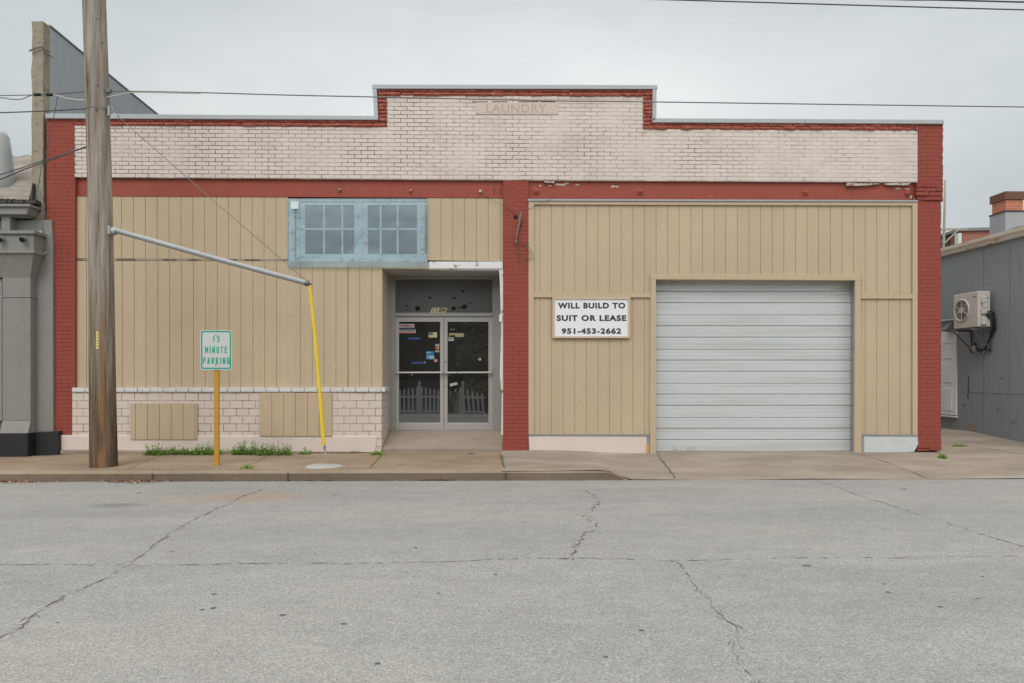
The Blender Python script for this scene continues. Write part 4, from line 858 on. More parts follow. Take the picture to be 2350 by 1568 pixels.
m_ = MB(); m_.ring([P(1102, 441, 0), P(1130, 458, .0), P(1156, 473, -.03), P(1185, 492, -.03)], .003, 5); tag(m_.build('thin_wire', M['cable'], smooth=True), 'thin wire slanting down from the red beam above the entrance', 'wire')
m_ = MB(); m_.ring([P(1212, 481, -.03), P(1240, 466, -.05), P(1262, 458, -.04), P(1272, 445, .03)], .003, 5); tag(m_.build('thin_wire', M['cable'], smooth=True), 'thin wire slanting up across the corner of the right siding', 'wire')

# ================================================================== LEFT NEIGHBOUR
LN = thing('grey_building', 'grey plastered building with a moulded pier and cornice at left edge', 'building', P(40, 1048, -.5))
YR_ = -.05
def blk(name, mat, *rects, bevel=.008, parent=LN):
    m_ = MB()
    for r in rects: (m_.prism(r[0], r[1], r[2]) if hasattr(r[0], '__len__') else m_.rect(*r))
    return m_.build(name, M[mat], parent, bevel=bevel)
blk('return_wall', 'grey_plaster', ([(-700, 508), (118, 505), (121, 560), (122, 1000), (122, 1052), (-700, 1052)], YR_, .06))
blk('upper_wall', 'grey_plaster', ([(-700, 466), (96, 466), (104, 490), (104, 507), (-700, 509)], 0.01, .3))
f_ = YR_-.135
blk('pier_shaft', 'grey_plaster', ([(5.6, 636), (70, 636), (70, 966), (5.6, 966)], f_, YR_-.002), ([(4, 680), (71.2, 680), (71.2, 682.4), (4, 682.4)], f_-.012, YR_-.004), ([(-90, 640), (5, 640), (5, 966), (-90, 966)], f_+.04, YR_-.003))
# capital: frieze, mouldings, flared neck
ca = MB(); ca.rect(-400, 535, 77, 576, -.31, YR_-.002); ca.rect(-400, 529, 79, 536.5, -.35, YR_-.003); ca.rect(-400, 574.5, 78, 581, -.335, YR_-.004)
t_ = [P(-400, 581, -.305), P(76.5, 581, -.305), P(70, 637, f_-.001), P(-400, 637, f_-.001)]
ba = [Vector((v.x, YR_-.005, v.z)) for v in t_]
xe = FX(101, YR_); ba[1].x = P(76.5, 581, -.305).x; ba[2].x = P(70, 637, f_).x
ca.add(t_+ba, [(0, 1, 2, 3), (7, 6, 5, 4), (0, 4, 5, 1), (1, 5, 6, 2), (2, 6, 7, 3), (3, 7, 4, 0)])
ca.build('capital', M['grey_plaster'], LN, bevel=.006)
blk('cornice', 'grey_plaster', ([(-400, 468), (69, 468), (69, 474), (-400, 474)], -.30, .02), ([(-400, 474), (67, 474), (61, 492), (-400, 492)], -.26, .015), ([(-400, 492), (63, 492), (63, 497), (-400, 497)], -.20, .012))
for c0 in (3, -70): blk('small_column', 'grey_plaster', ([(c0, 497), (c0+20, 497), (c0+20, 530), (c0, 530)], -.19, .005))
bs = MB(); t_ = [P(5.6, 966, f_), P(70, 966, f_), P(64, 994.5, f_-.075), P(-.5, 994.5, f_-.075)]; ba = [Vector((v.x, YR_-.006, v.z)) for v in t_]; bs.add(t_+ba, [(0, 1, 2, 3), (7, 6, 5, 4), (0, 4, 5, 1), (1, 5, 6, 2), (2, 6, 7, 3), (3, 7, 4, 0)]); bs.build('pier_foot', M['grey_plaster'], LN, bevel=.004)
blk('pier_base', 'charcoal', ([(-120, 994.7), (64, 994.7), (63, 1049), (-120, 1051)], f_-.085, YR_-.002), ([(79, 992), (134, 990), (135, 1046), (79, 1047)], YR_-.06, .1), bevel=.012)
for x in (57, 6):
    m_ = MB(); p = P(x, 548, -.31); m_.ring([p, p+Vector((.01, -.04, -.005)), p+Vector((.02, -.09, -.035))], [.02, .035, .05], 12); m_.build('floodlight', M['grey_plaster'], LN)
    m_ = MB(); m_.disc(p+Vector((.02, -.091, -.037)), (0, -.9, -.5), .043, .01, 12); m_.build('floodlight_lens', M['black'], LN)
m_ = MB(); q = [P(87.6, 432, -.05), P(95, 455, -.05), P(103, 472, -.05), P(98, 500, -.03), P(97, 540, YR_-.02), P(97.5, 560, YR_-.02), P(101, 585, YR_-.03)]; m_.ring(q, .007, 6); m_.build('conduit_wire', M['cable_grey'], LN, smooth=True)
for x, y in ((96, 533), (104, 581)):
    m_ = MB(); p = P(x, y, YR_); m_.box((p.x-.03, p.y-.03, p.z-.02), (p.x+.03, p.y+.01, p.z+.02)); m_.build('wire_clip', M['galv'], LN)
rf = MB(); a, c = P(-500, 464, -.12), P(73, 466, -.12); e, d = P(-500, 356, 2.6), P(76, 357.5, 2.6)
e.x = a.x; d.x = FX(74, 2.6); rr = []
NXr, NYr = 24, 10
for j in range(NYr+1):
    for i in range(NXr+1):
        t, s_ = i/NXr, j/NYr; v = (a.lerp(c, t)).lerp(e.lerp(d, t), s_); v.z += .03*sin(i*1.7+j)*sin(j*1.1) - .15*sin(pi*s_)*.4; rr.append(v)
rf.add(rr, [(j*(NXr+1)+i, j*(NXr+1)+i+1, (j+1)*(NXr+1)+i+1, (j+1)*(NXr+1)+i) for j in range(NYr) for i in range(NXr)]); rf.build('roof', M['roof_sheet'], LN, smooth=True, flip=False)
m_ = MB()
for i in range(16):
    x = -10+5.6*i; m_.prism([(x, 466), (x+6, 466.5), (x+5, 458-random.uniform(-3, 3)), (x+1, 459-random.uniform(-3, 3))], -.20+random.uniform(-.05, .05), -.02)
m_.prism([(62, 466), (74, 466), (74, 420), (71, 440), (66, 456)], -.1, .1)
m_.build('roof_edge', M['tar'], LN)
m_ = MB(); m_.box((FX(-900, 3), 2.6, 0), (FX(74, 2.6), 10, FZ(0, 357, 2.6)-.02)); m_.build('rear_wall', M['grey_plaster'], LN)
m_ = MB(); p = P(-16, 404, 1.0); z1 = FZ(0, 310, 1.0); m_.ring([Vector((p.x, 1.0, p.z-.6)), Vector((p.x, 1.0, p.z)), Vector((p.x, 1.0, p.z+(z1-p.z)*.55)), Vector((p.x, 1.0, z1-.02)), Vector((p.x, 1.0, z1+.06)), Vector((p.x, 1.0, z1+.085))], [.36, .335, .29, .25, .21, .13], 24); m_.build('roof_vent', M['sign_white'], LN, smooth=True)
# tall party wall with its grey sheeting
PW = thing('party_wall', 'tall grey sheeted party wall with a rough concrete end rising above the laundry', 'wall', P(88, 1000, 0))
m_ = MB(); x0_, x1_ = FX(74), FX(100); zt0 = FZ(88, 50); y1_ = 9.0
rows = 30; vs = []
for i in range(rows+1):
    zz = 1.0+(zt0-1.0)*i/rows; j = .008
    vs += [(x0_+random.uniform(-j, j), -.015+random.uniform(-j, j), zz), (x1_+random.uniform(-j, j)*.6, -.015+random.uniform(-j, j), zz), (x1_, .16, zz), (x0_, .16, zz)]
fs = []
for i in range(rows):
    for k in range(4): fs.append((4*i+k, 4*i+(k+1) % 4, 4*i+4+(k+1) % 4, 4*i+4+k))
fs += [(3, 2, 1, 0), tuple(4*rows+k for k in range(4))]; m_.add(vs, fs); m_.build('concrete_end', M['old_concrete'], PW)
m_ = MB(); ys_ = [.16, 1.3, 1.31, 2.5, 2.51, 3.9, 5.2, 9]; vs = []
for y in ys_:
    zz = zt0-.012-(y-.16)*.028+.012*sin(y*5); vs += [(x0_+.01, y, .5), (x1_-.002, y, .5), (x1_-.002, y, zz), (x0_+.01, y, zz)]
fs = []
for i in range(len(ys_)-1):
    for k in range(4): fs.append((4*i+k, 4*i+(k+1) % 4, 4*i+4+(k+1) % 4, 4*i+4+k))
fs += [(3, 2, 1, 0), tuple(4*(len(ys_)-1)+k for k in range(4))]; m_.add(vs, fs); m_.build('sheeting', M['sheet_grey'], PW)
m_ = MB(); vs = []
for y in ys_:
    zz = zt0-.012-(y-.16)*.028+.012*sin(y*5)+.003; vs += [(x0_-.01, y, zz), (x1_+.012, y, zz), (x1_+.012, y, zz+.03), (x0_-.01, y, zz+.03)]
m_.add(vs, fs); m_.build('capping', M['steel_dark'], PW)
m_ = MB(); zz = FZ(88, 116); m_.ring([Vector((x0_-.02, -.04, zz-.03)), Vector(((x0_+x1_)/2, -.05, zz+.02)), Vector((x1_+.02, -.04, zz+.05)), Vector((x1_+.03, .05, zz+.03)), Vector((x1_+.03, .12, zz-.04))], .013, 7); m_.ring([Vector((x1_+.02, -.03, zz+.05)), Vector((x1_+.07, .0, zz-.05)), Vector((x1_+.12, .05, zz-.1)), Vector((x1_+.05, .05, zz-.02))], .008, 6); m_.build('wire_tie', M['cable_grey'], PW, smooth=True)

# ================================================================== RIGHT NEIGHBOUR
AY = 1.75
XW = P(2273, 700, AY).x+.07
RB = thing('side_building', 'dark grey stucco building across the side passage with rusty gutter', 'building', (XW, 3, 0))
def yat(px): return PX(px, 800, XW).y
yA, yB = yat(2480), 14.0
ztW = lambda y: PX(2161, 587, XW-.12).z+(PX(2350, 539, XW-.12).z-PX(2161, 587, XW-.12).z)*(y-PX(2161, 587, XW-.12).y)/(PX(2350, 539, XW-.12).y-PX(2161, 587, XW-.12).y)
m_ = MB(); z0, z1 = ztW(yA), ztW(yB); vs = [(XW, yA, -.3), (XW+9, yA, -.3), (XW+9, yB, -.3), (XW, yB, -.3), (XW, yA, z0+.1), (XW+9, yA, z0+.6), (XW+9, yB, z1+.6), (XW, yB, z1+.1)]
m_.add(vs, [(0, 3, 2, 1), (4, 5, 6, 7), (0, 1, 5, 4), (1, 2, 6, 5), (2, 3, 7, 6), (3, 0, 4, 7)]); m_.build('wall', M['grey_wall'], RB)
# gutter
m_ = MB(); prof = [(0, 0), (-.07, 0), (-.085, .05), (-.12, .10), (-.125, .165), (-.11, .165), (-.10, .12), (-.02, .12), (0, .165)]
vs = []
for y in (yA-.05, yB): vs += [(XW+a, y, ztW(y)+c_) for a, c_ in prof]
n_ = len(prof); m_.add(vs, [(k, (k+1) % n_, n_+(k+1) % n_, n_+k) for k in range(n_)]+[tuple(range(n_)), tuple(range(2*n_-1, n_-1, -1))]); m_.build('gutter', M['gutter'], RB)
m_ = MB(); nY = 40; vs = []
for i in range(nY+1):
    y = yA-.1+(yB-yA)*i/nY; zz = ztW(y)+.185+.014*sin(i*1.9)
    vs += [(XW-.05+.015*sin(i*2.7), y, zz), (XW+.4, y, zz+.06), (XW+9.1, y, zz+.75), (XW+9.1, y, zz+.70), (XW-.04, y, zz-.022)]
m_.add(vs, [(5*i+k, 5*i+(k+1) % 5, 5*i+5+(k+1) % 5, 5*i+5+k) for i in range(nY) for k in range(5)]+[(0, 1, 2, 3, 4), tuple(5*nY+k for k in (4, 3, 2, 1, 0))]); roof = m_.build('roof', M['roof_felt'], RB)
# chimney on the roof
YC = 2.55; xc = P(2308, 480, YC).x; wc = P(2348, 480, YC).x-xc; zb = FZ(2308, 512, YC)-.25; zk = FZ(2308, 487, YC); zc0 = FZ(2308, 458, YC); zc1 = FZ(2308, 440, YC)
m_ = MB(); m_.box((xc, YC, zb), (xc+wc, YC+.40, zc0+.03)); ch = m_.build('chimney', M['old_brick'], RB, bevel=.006)
m_ = MB(); m_.box((xc-.03, YC-.03, zc0), (xc+wc+.03, YC+.43, zc1)); m_.build('chimney_cap', M['rust'], ch)
m_ = MB(); m_.box((xc-.028, YC-.03, zb-.1), (xc+wc+.1, YC+.43, zk)); m_.build('flashing', M['galv'], ch); m_ = MB(); m_.box((xc-.04, YC-.042, zk), (xc+wc+.03, YC+.44, zk+.03)); m_.build('tar_joint', M['tar'], ch)
# door in the passage
ya, yb2 = PX(2197, 800, XW).y, PX(2197, 800, XW).y+.92
zd0, zd1 = PX(2197, 953, XW).z, PX(2197, 766, XW).z
m_ = MB(); m_.box((XW-.03, ya, zd0), (XW+.02, yb2, zd1)); 
door2 = m_.build('door', M['door_white'], RB)
for (za, zb3) in ((.05, .33), (.40, .63), (.70, .86), (.885, .95)):
    for (u0, u1) in ((.13, .44), (.56, .87)):
        m_ = MB(); a = ya+.92*u0; c_ = ya+.92*u1; h = zd1-zd0; m_.box((XW-.042, a, zd0+h*za), (XW-.028, c_, zd0+h*zb3)); m_.build('door_panel', M['door_white'], door2, bevel=.01)
m_ = MB(); m_.disc((XW-.03, yb2-.12, zd0+.9), (-1, 0, 0), .035, .06, 12); m_.build('door_knob', M['steel_dark'], door2)
m_ = MB(); m_.box((XW-.035, ya-.02, zd1), (XW+.02, yb2+.05, zd1+.085)); m_.box((XW-.06, ya-.02, zd0-.05), (XW+.02, yb2+.03, zd0-.022)); m_.build('door_frame', M['door_white'], RB)
m_ = MB(); m_.box((XW-.045, ya-.01, zd1+.086), (XW+.01, yb2+.05, zd1+.10)); m_.build('drip_cap', M['rust'], RB)
m_ = MB(); p = PX(2197, 733, XW-.03); m_.ring([p, Vector((p.x, p.y+2.2, p.z+.02))], .022, 8); m_.build('conduit', M['galv'], RB)
m_ = MB(); p = PX(2176, 752, XW-.1); m_.ring([Vector((XW, p.y, p.z)), Vector((XW-.1, p.y, p.z+.03))], .02, 8); m_.add([(XW-.05, p.y-.12, p.z-.09), (XW-.05, p.y+.12, p.z-.09), (XW-.22, p.y+.1, p.z-.05), (XW-.22, p.y-.1, p.z-.05), (XW-.03, p.y, p.z+.13)], [(0, 1, 2, 3), (0, 4, 1), (1, 4, 2), (2, 4, 3), (3, 4, 0)]); m_.build('wall_light', M['steel_dark'], RB)
m_ = MB(); q = [PX(x, y, XW-.004) for x, y in ((2223, 1100*.7833+2), (2221.5, 885), (2223, 898), (2221, 905), (2222, 915))]; m_.ring(q, .008, 5); m_.build('wall_crack', M['black'], RB)
for yy in (PX(2318, 800, XW).y, PX(2258, 800, XW).y+.0):
    m_ = MB(); m_.box((XW-.004, yy, .1), (XW+.01, yy+.012, ztW(yy)-.05)); m_.build('stucco_joint', M['seam_grey'], RB)
m_ = MB(); zz = PX(2318, 905, XW).z; m_.box((XW-.003, yA, zz), (XW+.01, PX(2200, 800, XW).y-.05, zz+.012)); m_.build('stucco_joint', M['seam_grey'], RB)
for x, y, a_ in ((2229, 983, .14), (2300, 870, .05), (2325, 970, .06), (2290, 940, .05), (2212, 930, .05)):
    c = PX(x, y, XW-.003); m_ = MB(); m_.add([(XW-.0035, c.y+a_*1.2*cos(t)*random.uniform(.5, 1.1), c.z+a_*.8*sin(t)*random.uniform(.5, 1.1)) for t in [2*pi*i/10 for i in range(10)]], [tuple(range(10))]); m_.build('plaster_scar', M['seam_grey'] if x != 2229 else M['old_concrete'], RB)
# --- air conditioner outside unit on its bracket
x1c = P(2273, 700, AY).x; x0c = P(2244, 700, AY).x; y0c, y1c = AY, AY+.72; z0c, z1c = FZ(2260, 750, AY), FZ(2260, 668, AY)
AC = thing('air_conditioner', 'beige outdoor air conditioner unit on a wall bracket in the side passage', 'air conditioner', ((x0c+x1c)/2, y0c+.36, z0c))
hh = z1c-z0c
m_ = MB(); m_.box((x0c, y0c, z0c), (x1c, y1c, z1c)); m_.build('case', M['ac_white'], AC, bevel=.012)
cy, cz, fr = y0c+.46, z0c+hh*.515, hh*.305
m_ = MB(); m_.ring([Vector((x0c-.003, cy, cz)), Vector((x0c-.001, cy, cz))], fr, 32); fan = m_.build('fan_opening', M['ac_grey'], AC)
m_ = MB()
ringp = [Vector((x0c-.012, cy+fr*cos(t), cz+fr*sin(t))) for t in [2*pi*i/36 for i in range(37)]]; m_.ring(ringp, .014, 6, False)
for rr_ in (.45, .6, .75, .88): m_.ring([Vector((x0c-.012, cy+fr*rr_*cos(t), cz+fr*rr_*sin(t))) for t in [2*pi*i/28 for i in range(29)]], .0035, 4, False)
for k in range(6): t = 2*pi*k/6+.5; m_.ring([Vector((x0c-.014, cy, cz)), Vector((x0c-.014, cy+fr*cos(t), cz+fr*sin(t)))], .006, 5)
m_.ring([Vector((x0c-.004, cy, cz)), Vector((x0c-.024, cy, cz))], fr*.3, 20); m_.build('fan_guard', M['ac_white'], AC)
m_ = MB(); m_.box((x0c-.002, y0c+.05, z1c-.115), (x0c-.0005, y0c+.07, z1c-.09)); [m_.box((x0c-.002, y0c+.08+.032*k, z1c-.112), (x0c-.0005, y0c+.10+.032*k, z1c-.095)) for k in range(3)]; m_.build('badge', M['ac_grey'], AC)
wx = x1c-x0c
for a, c_, d, e in ((.22, .62, .66, .84), (.30, .60, .52, .655), (.20, .62, .36, .51), (.20, .63, .05, .26)):
    m_ = MB(); m_.box((x0c+wx*a, y0c-.05, z0c+hh*d), (x0c+wx*c_, y0c+.01, z0c+hh*e)); m_.build('valve_cover', M['ac_white'], AC, bevel=.012)
m_ = MB(); m_.box((x0c+wx*.66, y0c-.004, z0c+hh*.78), (x0c+wx*.80, y0c+.01, z0c+hh*.83)); m_.build('rating_plate', M['st_navy'], AC)
m_ = MB(); zbk = z0c-.04
for y in (y0c+.06, y1c-.08):
    m_.box((x0c-.1, y-.02, zbk-.02), (XW, y+.02, zbk+.02)); m_.ring([Vector((x0c-.08, y, zbk)), Vector((XW-.0, y, zbk-.40))], .02, 4); m_.box((XW-.03, y-.02, zbk-.45), (XW, y+.02, zbk))
m_.box((XW-.03, y0c+.06, zbk-.42), (XW-.01, y1c-.06, zbk-.38)); m_.box((x0c+.02, y0c+.05, zbk+.018), (x0c+.06, y1c-.05, zbk+.035)); m_.build('bracket', M['steel_dark'], AC)
for k, dz in enumerate((.40, .33, .27)):
    m_ = MB(); xs_ = x0c+wx*.63; zz = z0c+hh*dz
    m_.ring([Vector((xs_, y0c-.03, zz)), Vector((xs_+.08, y0c-.05, zz+.02)), Vector((XW-.03-.01*k, y0c-.05-.02*k, zz-.03)), Vector((XW-.035, y0c-.04-.02*k, zz-.25)), Vector((XW-.06, y0c+.05, z0c-.25)), Vector((XW-.10, y0c+.12, z0c-.45)), Vector((XW-.08, y0c+.35, z0c-.46)), Vector((XW-.04, y0c+.5, z0c-.30))], .017, 8); m_.build('hose', M['black'], AC, smooth=True)
m_ = MB(); q = Vector((XW-.04, y1c-.1, z0c-.05)); m_.ring([q, q+Vector((0, 0, -.30)), q+Vector((0, -.03, -.37)), q+Vector((0, -.10, -.40))], .014, 8); m_.box((XW-.08, q.y-.2, z0c-.48), (XW, q.y-.1, z0c-.36)); m_.ring([q+Vector((0, -.2, -.42)), q+Vector((0, -.27, -.50)), q+Vector((0, -.38, -.48)), q+Vector((0, -.44, -.38))], .013, 8); m_.build('electric_conduit', M['galv'], AC, smooth=True)

# ---- far back yard
YF = 26.0
FB = thing('distant_building', 'far red brick building with dark roof edge beyond the gutter', 'building', P(2240, 560, YF))
m_ = MB(); m_.prism([(2207, 527), (2420, 521), (2420, 700), (2207, 700)], YF, YF+6); m_.build('wall', M['far_brick'], FB)
m_ = MB(); m_.prism([(2203, 523.5), (2420, 518), (2420, 525), (2203, 530)], YF-.15, YF+6.1); m_.build('roof_edge', M['roof_felt'], FB)
m_ = MB(); m_.prism([(2199, 535), (2207, 535), (2207, 600), (2199, 600)], YF-.1, YF+.2); m_.build('corner_post', M['sign_white'], FB)
m_ = MB(); m_.prism([(2160, 556), (2200, 532), (2200, 600), (2160, 600)], YF+1, YF+1.2); m_.build('lean_to_roof', M['tar'], FB)
YQ = 17.0
TP = thing('wooden_post', 'tall bare wooden post with crossbar rising behind the red pier', 'post', P(2168, 700, YQ))
m_ = MB(); q = [P(2169, 414, YQ), P(2168, 480, YQ), P(2165.5, 560, YQ), P(2164, 900, YQ)]; m_.ring(q, [.042, .045, .052, .06], 10); m_.build('post', M['wood_grey'], TP, smooth=True)
m_ = MB(); m_.rect(2150, 524, 2221, 528.5, YQ-.08, YQ-.04); m_.build('crossbar', M['wood_grey'], TP)
m_ = MB(); m_.ring([P(2198, 529, YQ-.06), P(2166, 560, YQ-.06)], .03, 6); m_.build('brace', M['wood_grey'], TP)

# ================================================================== WEEDS, LITTER
def weed(name, px0, px1, pyb, hpx, n, label, Y=None, group='weeds along the wall foot', mat='leaf_green'):
    rnd = random.Random(int(px0*13+pyb)); c = PZ((px0+px1)/2, pyb, z_walk) if px1 < 1180 else PZ((px0+px1)/2, pyb, z_drive)
    wd_ = (px1-px0)/FPX*(c.y-CAM.y)/2; h = 1.3*hpx/FPX*(c.y-CAM.y); m_ = MB()
    for i in range(n):
        u = rnd.uniform(-1, 1); x = c.x+wd_*u; y = c.y+rnd.uniform(-.05, .09); hh_ = h*(1-.6*abs(u)**2.2)*rnd.uniform(.35, 1.05)*(.75+.35*sin(u*9+px0))
        lean = Vector((rnd.gauss(0, .35), rnd.gauss(-.2, .35), 1)).normalized()*hh_; b0 = Vector((x, y, c.z-.01)); t = b0+lean
        sd_ = Vector((lean.y, -lean.x, 0)); sd_ = (sd_.normalized() if sd_.length > 1e-4 else Vector((1, 0, 0)))*.0028
        m_.add([b0-sd_, b0+sd_, t+sd_*.4, t-sd_*.4], [(0, 1, 2, 3)])
        for k in range(rnd.randint(2, 5)):
            q = b0.lerp(t, rnd.uniform(.25, 1.0)); d = Vector((rnd.gauss(0, 1), rnd.gauss(0, 1), rnd.gauss(.35, .5))).normalized(); L = rnd.uniform(.012, .034); sd2 = d.cross(Vector((rnd.gauss(0, 1), rnd.gauss(0, 1), rnd.gauss(0, 1)))).normalized()*L*.34
            m_.add([q, q+d*L*.5+sd2, q+d*L, q+d*L*.5-sd2], [(0, 1, 2, 3)])
    return tag(m_.build(name, M[mat], flip=False), label, 'weeds', group)
weed('weed_clump', 333, 378, 1045, 24, 240, 'green weed clump under the left vent cover, farthest left of the row')
weed('weed_clump', 370, 450, 1044, 19, 330, 'long low green weed clump along the wall under the left vent cover')
weed('weed_clump', 440, 508, 1044, 25, 330, 'green weed clump directly behind the parking sign post')
weed('weed_clump', 532, 600, 1044, 30, 360, 'tall green weed clump right of the parking sign post')
weed('weed_clump', 592, 668, 1045, 31, 320, 'bushy bright green weed clump under the right vent cover')
weed('weed_clump', 688, 712, 1043, 13, 70, 'small green weed tuft just left of the yellow cable guard')
weed('weed_clump', 852, 880, 1044, 12, 90, 'small weed tuft at the left corner of the doorstep')
weed('weed_clump', 556, 580, 1075, 8, 60, 'small weed tuft growing in a sidewalk joint near the kerb', group='weeds in the pavement')
weed('weed_clump', 2160, 2171, 1052, 13, 60, 'thin grass tuft at the foot of the right corner pier', group='weeds in the pavement')
weed('weed_clump', 2184, 2225, 1025, 6, 90, 'low grass strip in the side passage paving crack', group='weeds in the pavement')
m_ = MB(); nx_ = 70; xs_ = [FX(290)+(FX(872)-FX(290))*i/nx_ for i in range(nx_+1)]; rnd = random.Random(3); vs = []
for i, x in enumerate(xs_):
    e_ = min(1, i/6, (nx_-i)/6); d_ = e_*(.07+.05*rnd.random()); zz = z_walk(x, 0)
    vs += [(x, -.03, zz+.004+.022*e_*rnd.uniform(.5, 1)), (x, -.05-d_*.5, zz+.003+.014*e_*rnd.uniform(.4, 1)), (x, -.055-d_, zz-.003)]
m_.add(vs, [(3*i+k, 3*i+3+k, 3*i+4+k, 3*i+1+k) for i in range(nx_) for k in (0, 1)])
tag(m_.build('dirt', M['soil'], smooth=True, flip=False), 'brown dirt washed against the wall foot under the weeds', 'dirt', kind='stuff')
# thin growth along the joints
m_ = MB(); rnd = random.Random(5)
def sprout(px, py, n, fz, h=.02, spread=.02):
    for _ in range(n):
        p = PZ(px, py, fz)+Vector((rnd.gauss(0, spread), rnd.gauss(0, spread*.6), 0)); d = Vector((rnd.gauss(0, .6), rnd.gauss(0, .6), 1)).normalized()*h*rnd.uniform(.4, 1.1); s_ = Vector((rnd.gauss(0, 1), rnd.gauss(0, 1), 0)).normalized()*.004
        p.z += .002; m_.add([p-s_, p+s_, p+d], [(0, 1, 2)])
for k in range(60):
    t = rnd.random(); sprout(876-28*t, 1046+29*t, 5, z_walk, .018, .008); sprout(1151+5*t, 1046+27*t, 3, z_drive, .02, .01)
for k in range(200): sprout(rnd.uniform(340, 640), 1078.3, 2, z_walk, .016, .012)
for k in range(60): sprout(rnd.uniform(700, 1150), 1077.5, 1, z_walk, .012, .012)
for k in range(26): sprout(rnd.uniform(340, 352), 1101, 6, lambda x, y: ROADZ, .03, .02); sprout(rnd.uniform(300, 350), 1103.5, 4, lambda x, y: ROADZ, .02, .03); sprout(rnd.uniform(1160, 1420), 1099.3, 5, lambda x, y: ROADZ, .018, .03)
for k in range(20): sprout(rnd.uniform(910, 935), 1068, 4, z_walk, .014, .02)
tag(m_.build('joint_grass', M['leaf_green'], flip=False), 'thin green growth in the pavement joints and along the kerb foot', 'grass', kind='stuff')
m_ = MB()
def litter(px, py, n, spx, spy):
    for _ in range(n):
        p = PZ(px+rnd.gauss(0, spx), min(1112, py+abs(rnd.gauss(0, spy))), lambda x, y: ROADZ); p.y = min(p.y, YK-.015); p.z = ROADZ+rnd.uniform(.004, .022); a = Vector((rnd.gauss(0, 1), rnd.gauss(0, 1), rnd.gauss(0, .25))).normalized()*rnd.uniform(.008, .024); c_ = a.cross(Vector((rnd.gauss(0, .3), rnd.gauss(0, .3), 1))).normalized()*rnd.uniform(.004, .011)
        m_.add([p-a, p+c_, p+a, p-c_], [(0, 1, 2, 3)], rnd.choice([0, 0, 0, 1]))
litter(30, 1106, 260, 45, 2.5); litter(300, 1105, 260, 30, 2.5); litter(345, 1104, 60, 15, 2); litter(980, 1101, 60, 15, 1.5); litter(1020, 1101, 40, 10, 1); litter(700, 1102, 130, 300, 1.2)
tag(m_.build('leaf_litter', [M['leaf_brown'], M['wood_pale']], flip=False), 'dry brown leaf litter lying in the gutter under the kerb', 'leaf litter', kind='stuff')
m_ = MB(); p = PZ(757, 1101.5, lambda x, y: ROADZ); m_.obox(p+Vector((0, -.02, .012)), (.035, .01, 0), (-.006, .02, 0), (.002, 0, .012)); tag(m_.build('paper_scrap', M['st_white'], bevel=.004), 'crumpled white paper scrap lying in the gutter under the kerb', 'litter')
m_ = MB()
for k in range(70):
    p = PZ(1081+rnd.gauss(0, 7), 1041.5+rnd.gauss(0, 1), z_walk); a = Vector((rnd.gauss(0, 1), rnd.gauss(0, .6), rnd.gauss(.1, .25))).normalized()*.03; c_ = Vector((-a.y, a.x, 0))*.2; p.z += rnd.uniform(.004, .03); m_.add([p-a, p+c_, p+a, p-c_], [(0, 1, 2, 3)])
tag(m_.build('dead_weed', M['wood_grey'], flip=False), 'flat dry dead weed lying at the foot of the doorstep', 'weeds')
m_ = MB()
for k in range(2):
    for i in range(7):
        p = PZ(1550+35*k+rnd.gauss(0, 4), 1037, z_drive); p.y = .12; d = Vector((rnd.gauss(0, .03), rnd.gauss(0, .01), rnd.uniform(.03, .13))); m_.ring([p, p+d], .0022, 4)
tag(m_.build('dead_weed', M['wood_grey'], flip=False), 'thin dry stems poking up at the foot of the white roll-up door', 'weeds')

# ================================================================== ACROSS THE STREET (seen only mirrored in the door glass)
def picket_fence():
    F = thing('picket_fence', 'white picket fence mirrored in the glass of the entrance doors', 'fence', (-2.6, -16, -.47))
    y = -16.0; z0 = -.47
    def sect(xa_, xb_, tilt, za, zb4, rise):
        n = int((xb_-xa_)/.17)
        for k in range(n+1):
            x = xa_+(xb_-xa_)*k/n; t = k/n; h = 1.02+rise(t); m_ = MB(); dz = za+(zb4-za)*t
            ax = Vector((cos(tilt), 0, sin(tilt))); az = Vector((-sin(tilt), 0, cos(tilt))); c = Vector((x, y, z0+dz))
            pts = [c-ax*.04, c+ax*.04, c+ax*.04+az*h, c+az*(h+.06), c-ax*.04+az*h]; bk = [p+Vector((0, -.02, 0)) for p in pts]
            m_.add(pts+bk, [(0, 1, 2, 3, 4), (9, 8, 7, 6, 5)]+[(i, (i+1) % 5, 5+(i+1) % 5, 5+i) for i in range(5)]); m_.build('picket', M['fence_white'], F)
        for hz in (.24, .86):
            m_ = MB(); a, c = Vector((xa_-.05, y-.04, z0+za+hz)), Vector((xb_+.05, y-.04, z0+zb4+hz)); d = c-a; m_.obox((a+c)/2, d/2, (0, .015, 0), (0, 0, .04)); m_.build('rail', M['fence_white'], F)
    sect(-5.3, -3.5, 0, .0, 0, lambda t: .22*t**1.5); sect(-3.3, -1.7, 0, 0, 0, lambda t: .22*(1-t)**1.5); sect(-1.45, -.65, .09, 0, -.05, lambda t: .2*(1-t)**1.2); sect(-2.25, -1.6, .05, 0, 0, lambda t: .2*t)
    for x in (-3.4, -1.55):
        m_ = MB(); m_.box((x-.05, y-.05, z0), (x+.05, y+.05, z0+1.36)); m_.ring([Vector((x, y, z0+1.36)), Vector((x, y, z0+1.43)), Vector((x, y, z0+1.54))], [.03, .06, .01], 10); m_.build('fence_post', M['fence_white'], F)
picket_fence()
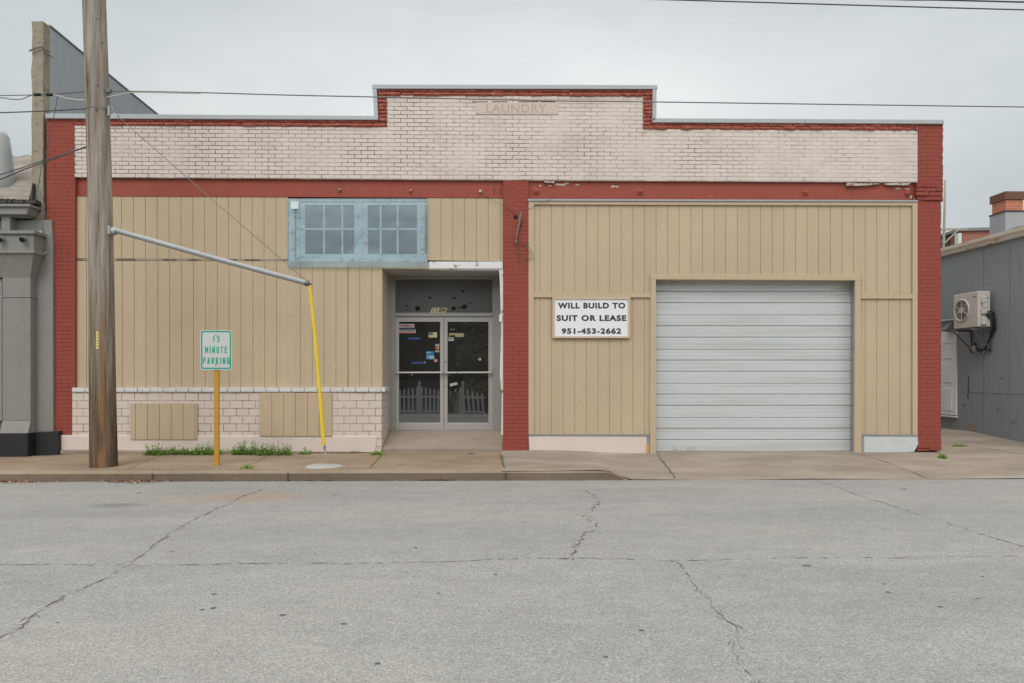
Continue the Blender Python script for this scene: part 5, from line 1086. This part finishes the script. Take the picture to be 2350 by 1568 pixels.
def tree(x, y, h, w_, n, label, cone=False, group='trees across the street', ls=1.0):
    rnd = random.Random(int(x*7+y*3)); T = thing('tree', label, 'tree', (x, y, -.48), group)
    m_ = MB(); b0 = Vector((x, y, -.48)); m_.ring([b0, b0+Vector((.05, 0, h*.4)), b0+Vector((0, .1, h*.8))], [.16, .11, .03], 8)
    cl_ = []
    for k in range(26):
        t = rnd.uniform(.08, 1.0) if cone else rnd.uniform(.28, 1.0); rad = w_*(1-t*.9 if cone else math.sqrt(max(.05, 1-((t-.62)/.42)**2)))*rnd.uniform(.3, .95); a = rnd.uniform(0, 2*pi); c = b0+Vector((rad*cos(a), rad*sin(a), h*t)); cl_.append((c, w_*rnd.uniform(.25, .5)))
        if k % 2 == 0: m_.ring([b0+Vector((0, 0, h*t*.6)), c], [.05, .012], 5)
    m_.build('trunk', M['bark'], T)
    m_ = MB()
    for i in range(n):
        c, r = rnd.choice(cl_); d = Vector((rnd.gauss(0, 1), rnd.gauss(0, 1), rnd.gauss(0, .8))); p = c+d*r*.55; a = Vector((rnd.gauss(0, 1), rnd.gauss(0, 1), rnd.gauss(0, 1))).normalized()*rnd.uniform(.07, .15)*ls; e = a.cross(Vector((rnd.gauss(0, 1), rnd.gauss(0, 1), rnd.gauss(0, 1)))).normalized()*.06*ls
        m_.add([p-a, p+e, p+a, p-e], [(0, 1, 2, 3)])
    m_.build('crown', M['leaf_mid' if cone else 'leaf_dark'], T, flip=False)
tree(-1.0, -21.5, 5.2, 1.5, 5200, 'dense dark green tree mirrored in the right entrance door', True)
for k, (x, y, h, w_) in enumerate([(-16, -33, 10, 4.5), (-10.5, -31, 9, 4.2), (-5.5, -34, 10.5, 4.6), (.5, -33, 9.5, 4.4), (6, -31, 9, 4.2), (11.5, -33, 10, 4.5), (17, -32, 9.5, 4.5)]):
    tree(x, y, h*1.15, w_, 5200, 'tall dark tree in the row across the street, mirrored in the door glass', ls=2.7)
m_ = MB(); hx = [-40+4*i for i in range(21)]  # wall of leaves added to keep bright sky gaps out of the mirrored view
for i in range(13000):
    x = rnd.uniform(-30, 30); z_ = rnd.uniform(-.8, 8.0); p = Vector((x, -36+rnd.gauss(0, .5), z_)); a = Vector((rnd.gauss(0, 1), rnd.gauss(0, 1), rnd.gauss(0, 1))).normalized()*.55; e = a.cross(Vector((rnd.gauss(0, 1), rnd.gauss(0, 1), rnd.gauss(0, 1)))).normalized()*.42; m_.add([p-a, p+e, p+a, p-e], [(0, 1, 2, 3)])
tag(m_.build('backdrop', M['leaf_dark'], flip=False), 'added dark leafy hedge behind the trees across the street', 'backdrop')
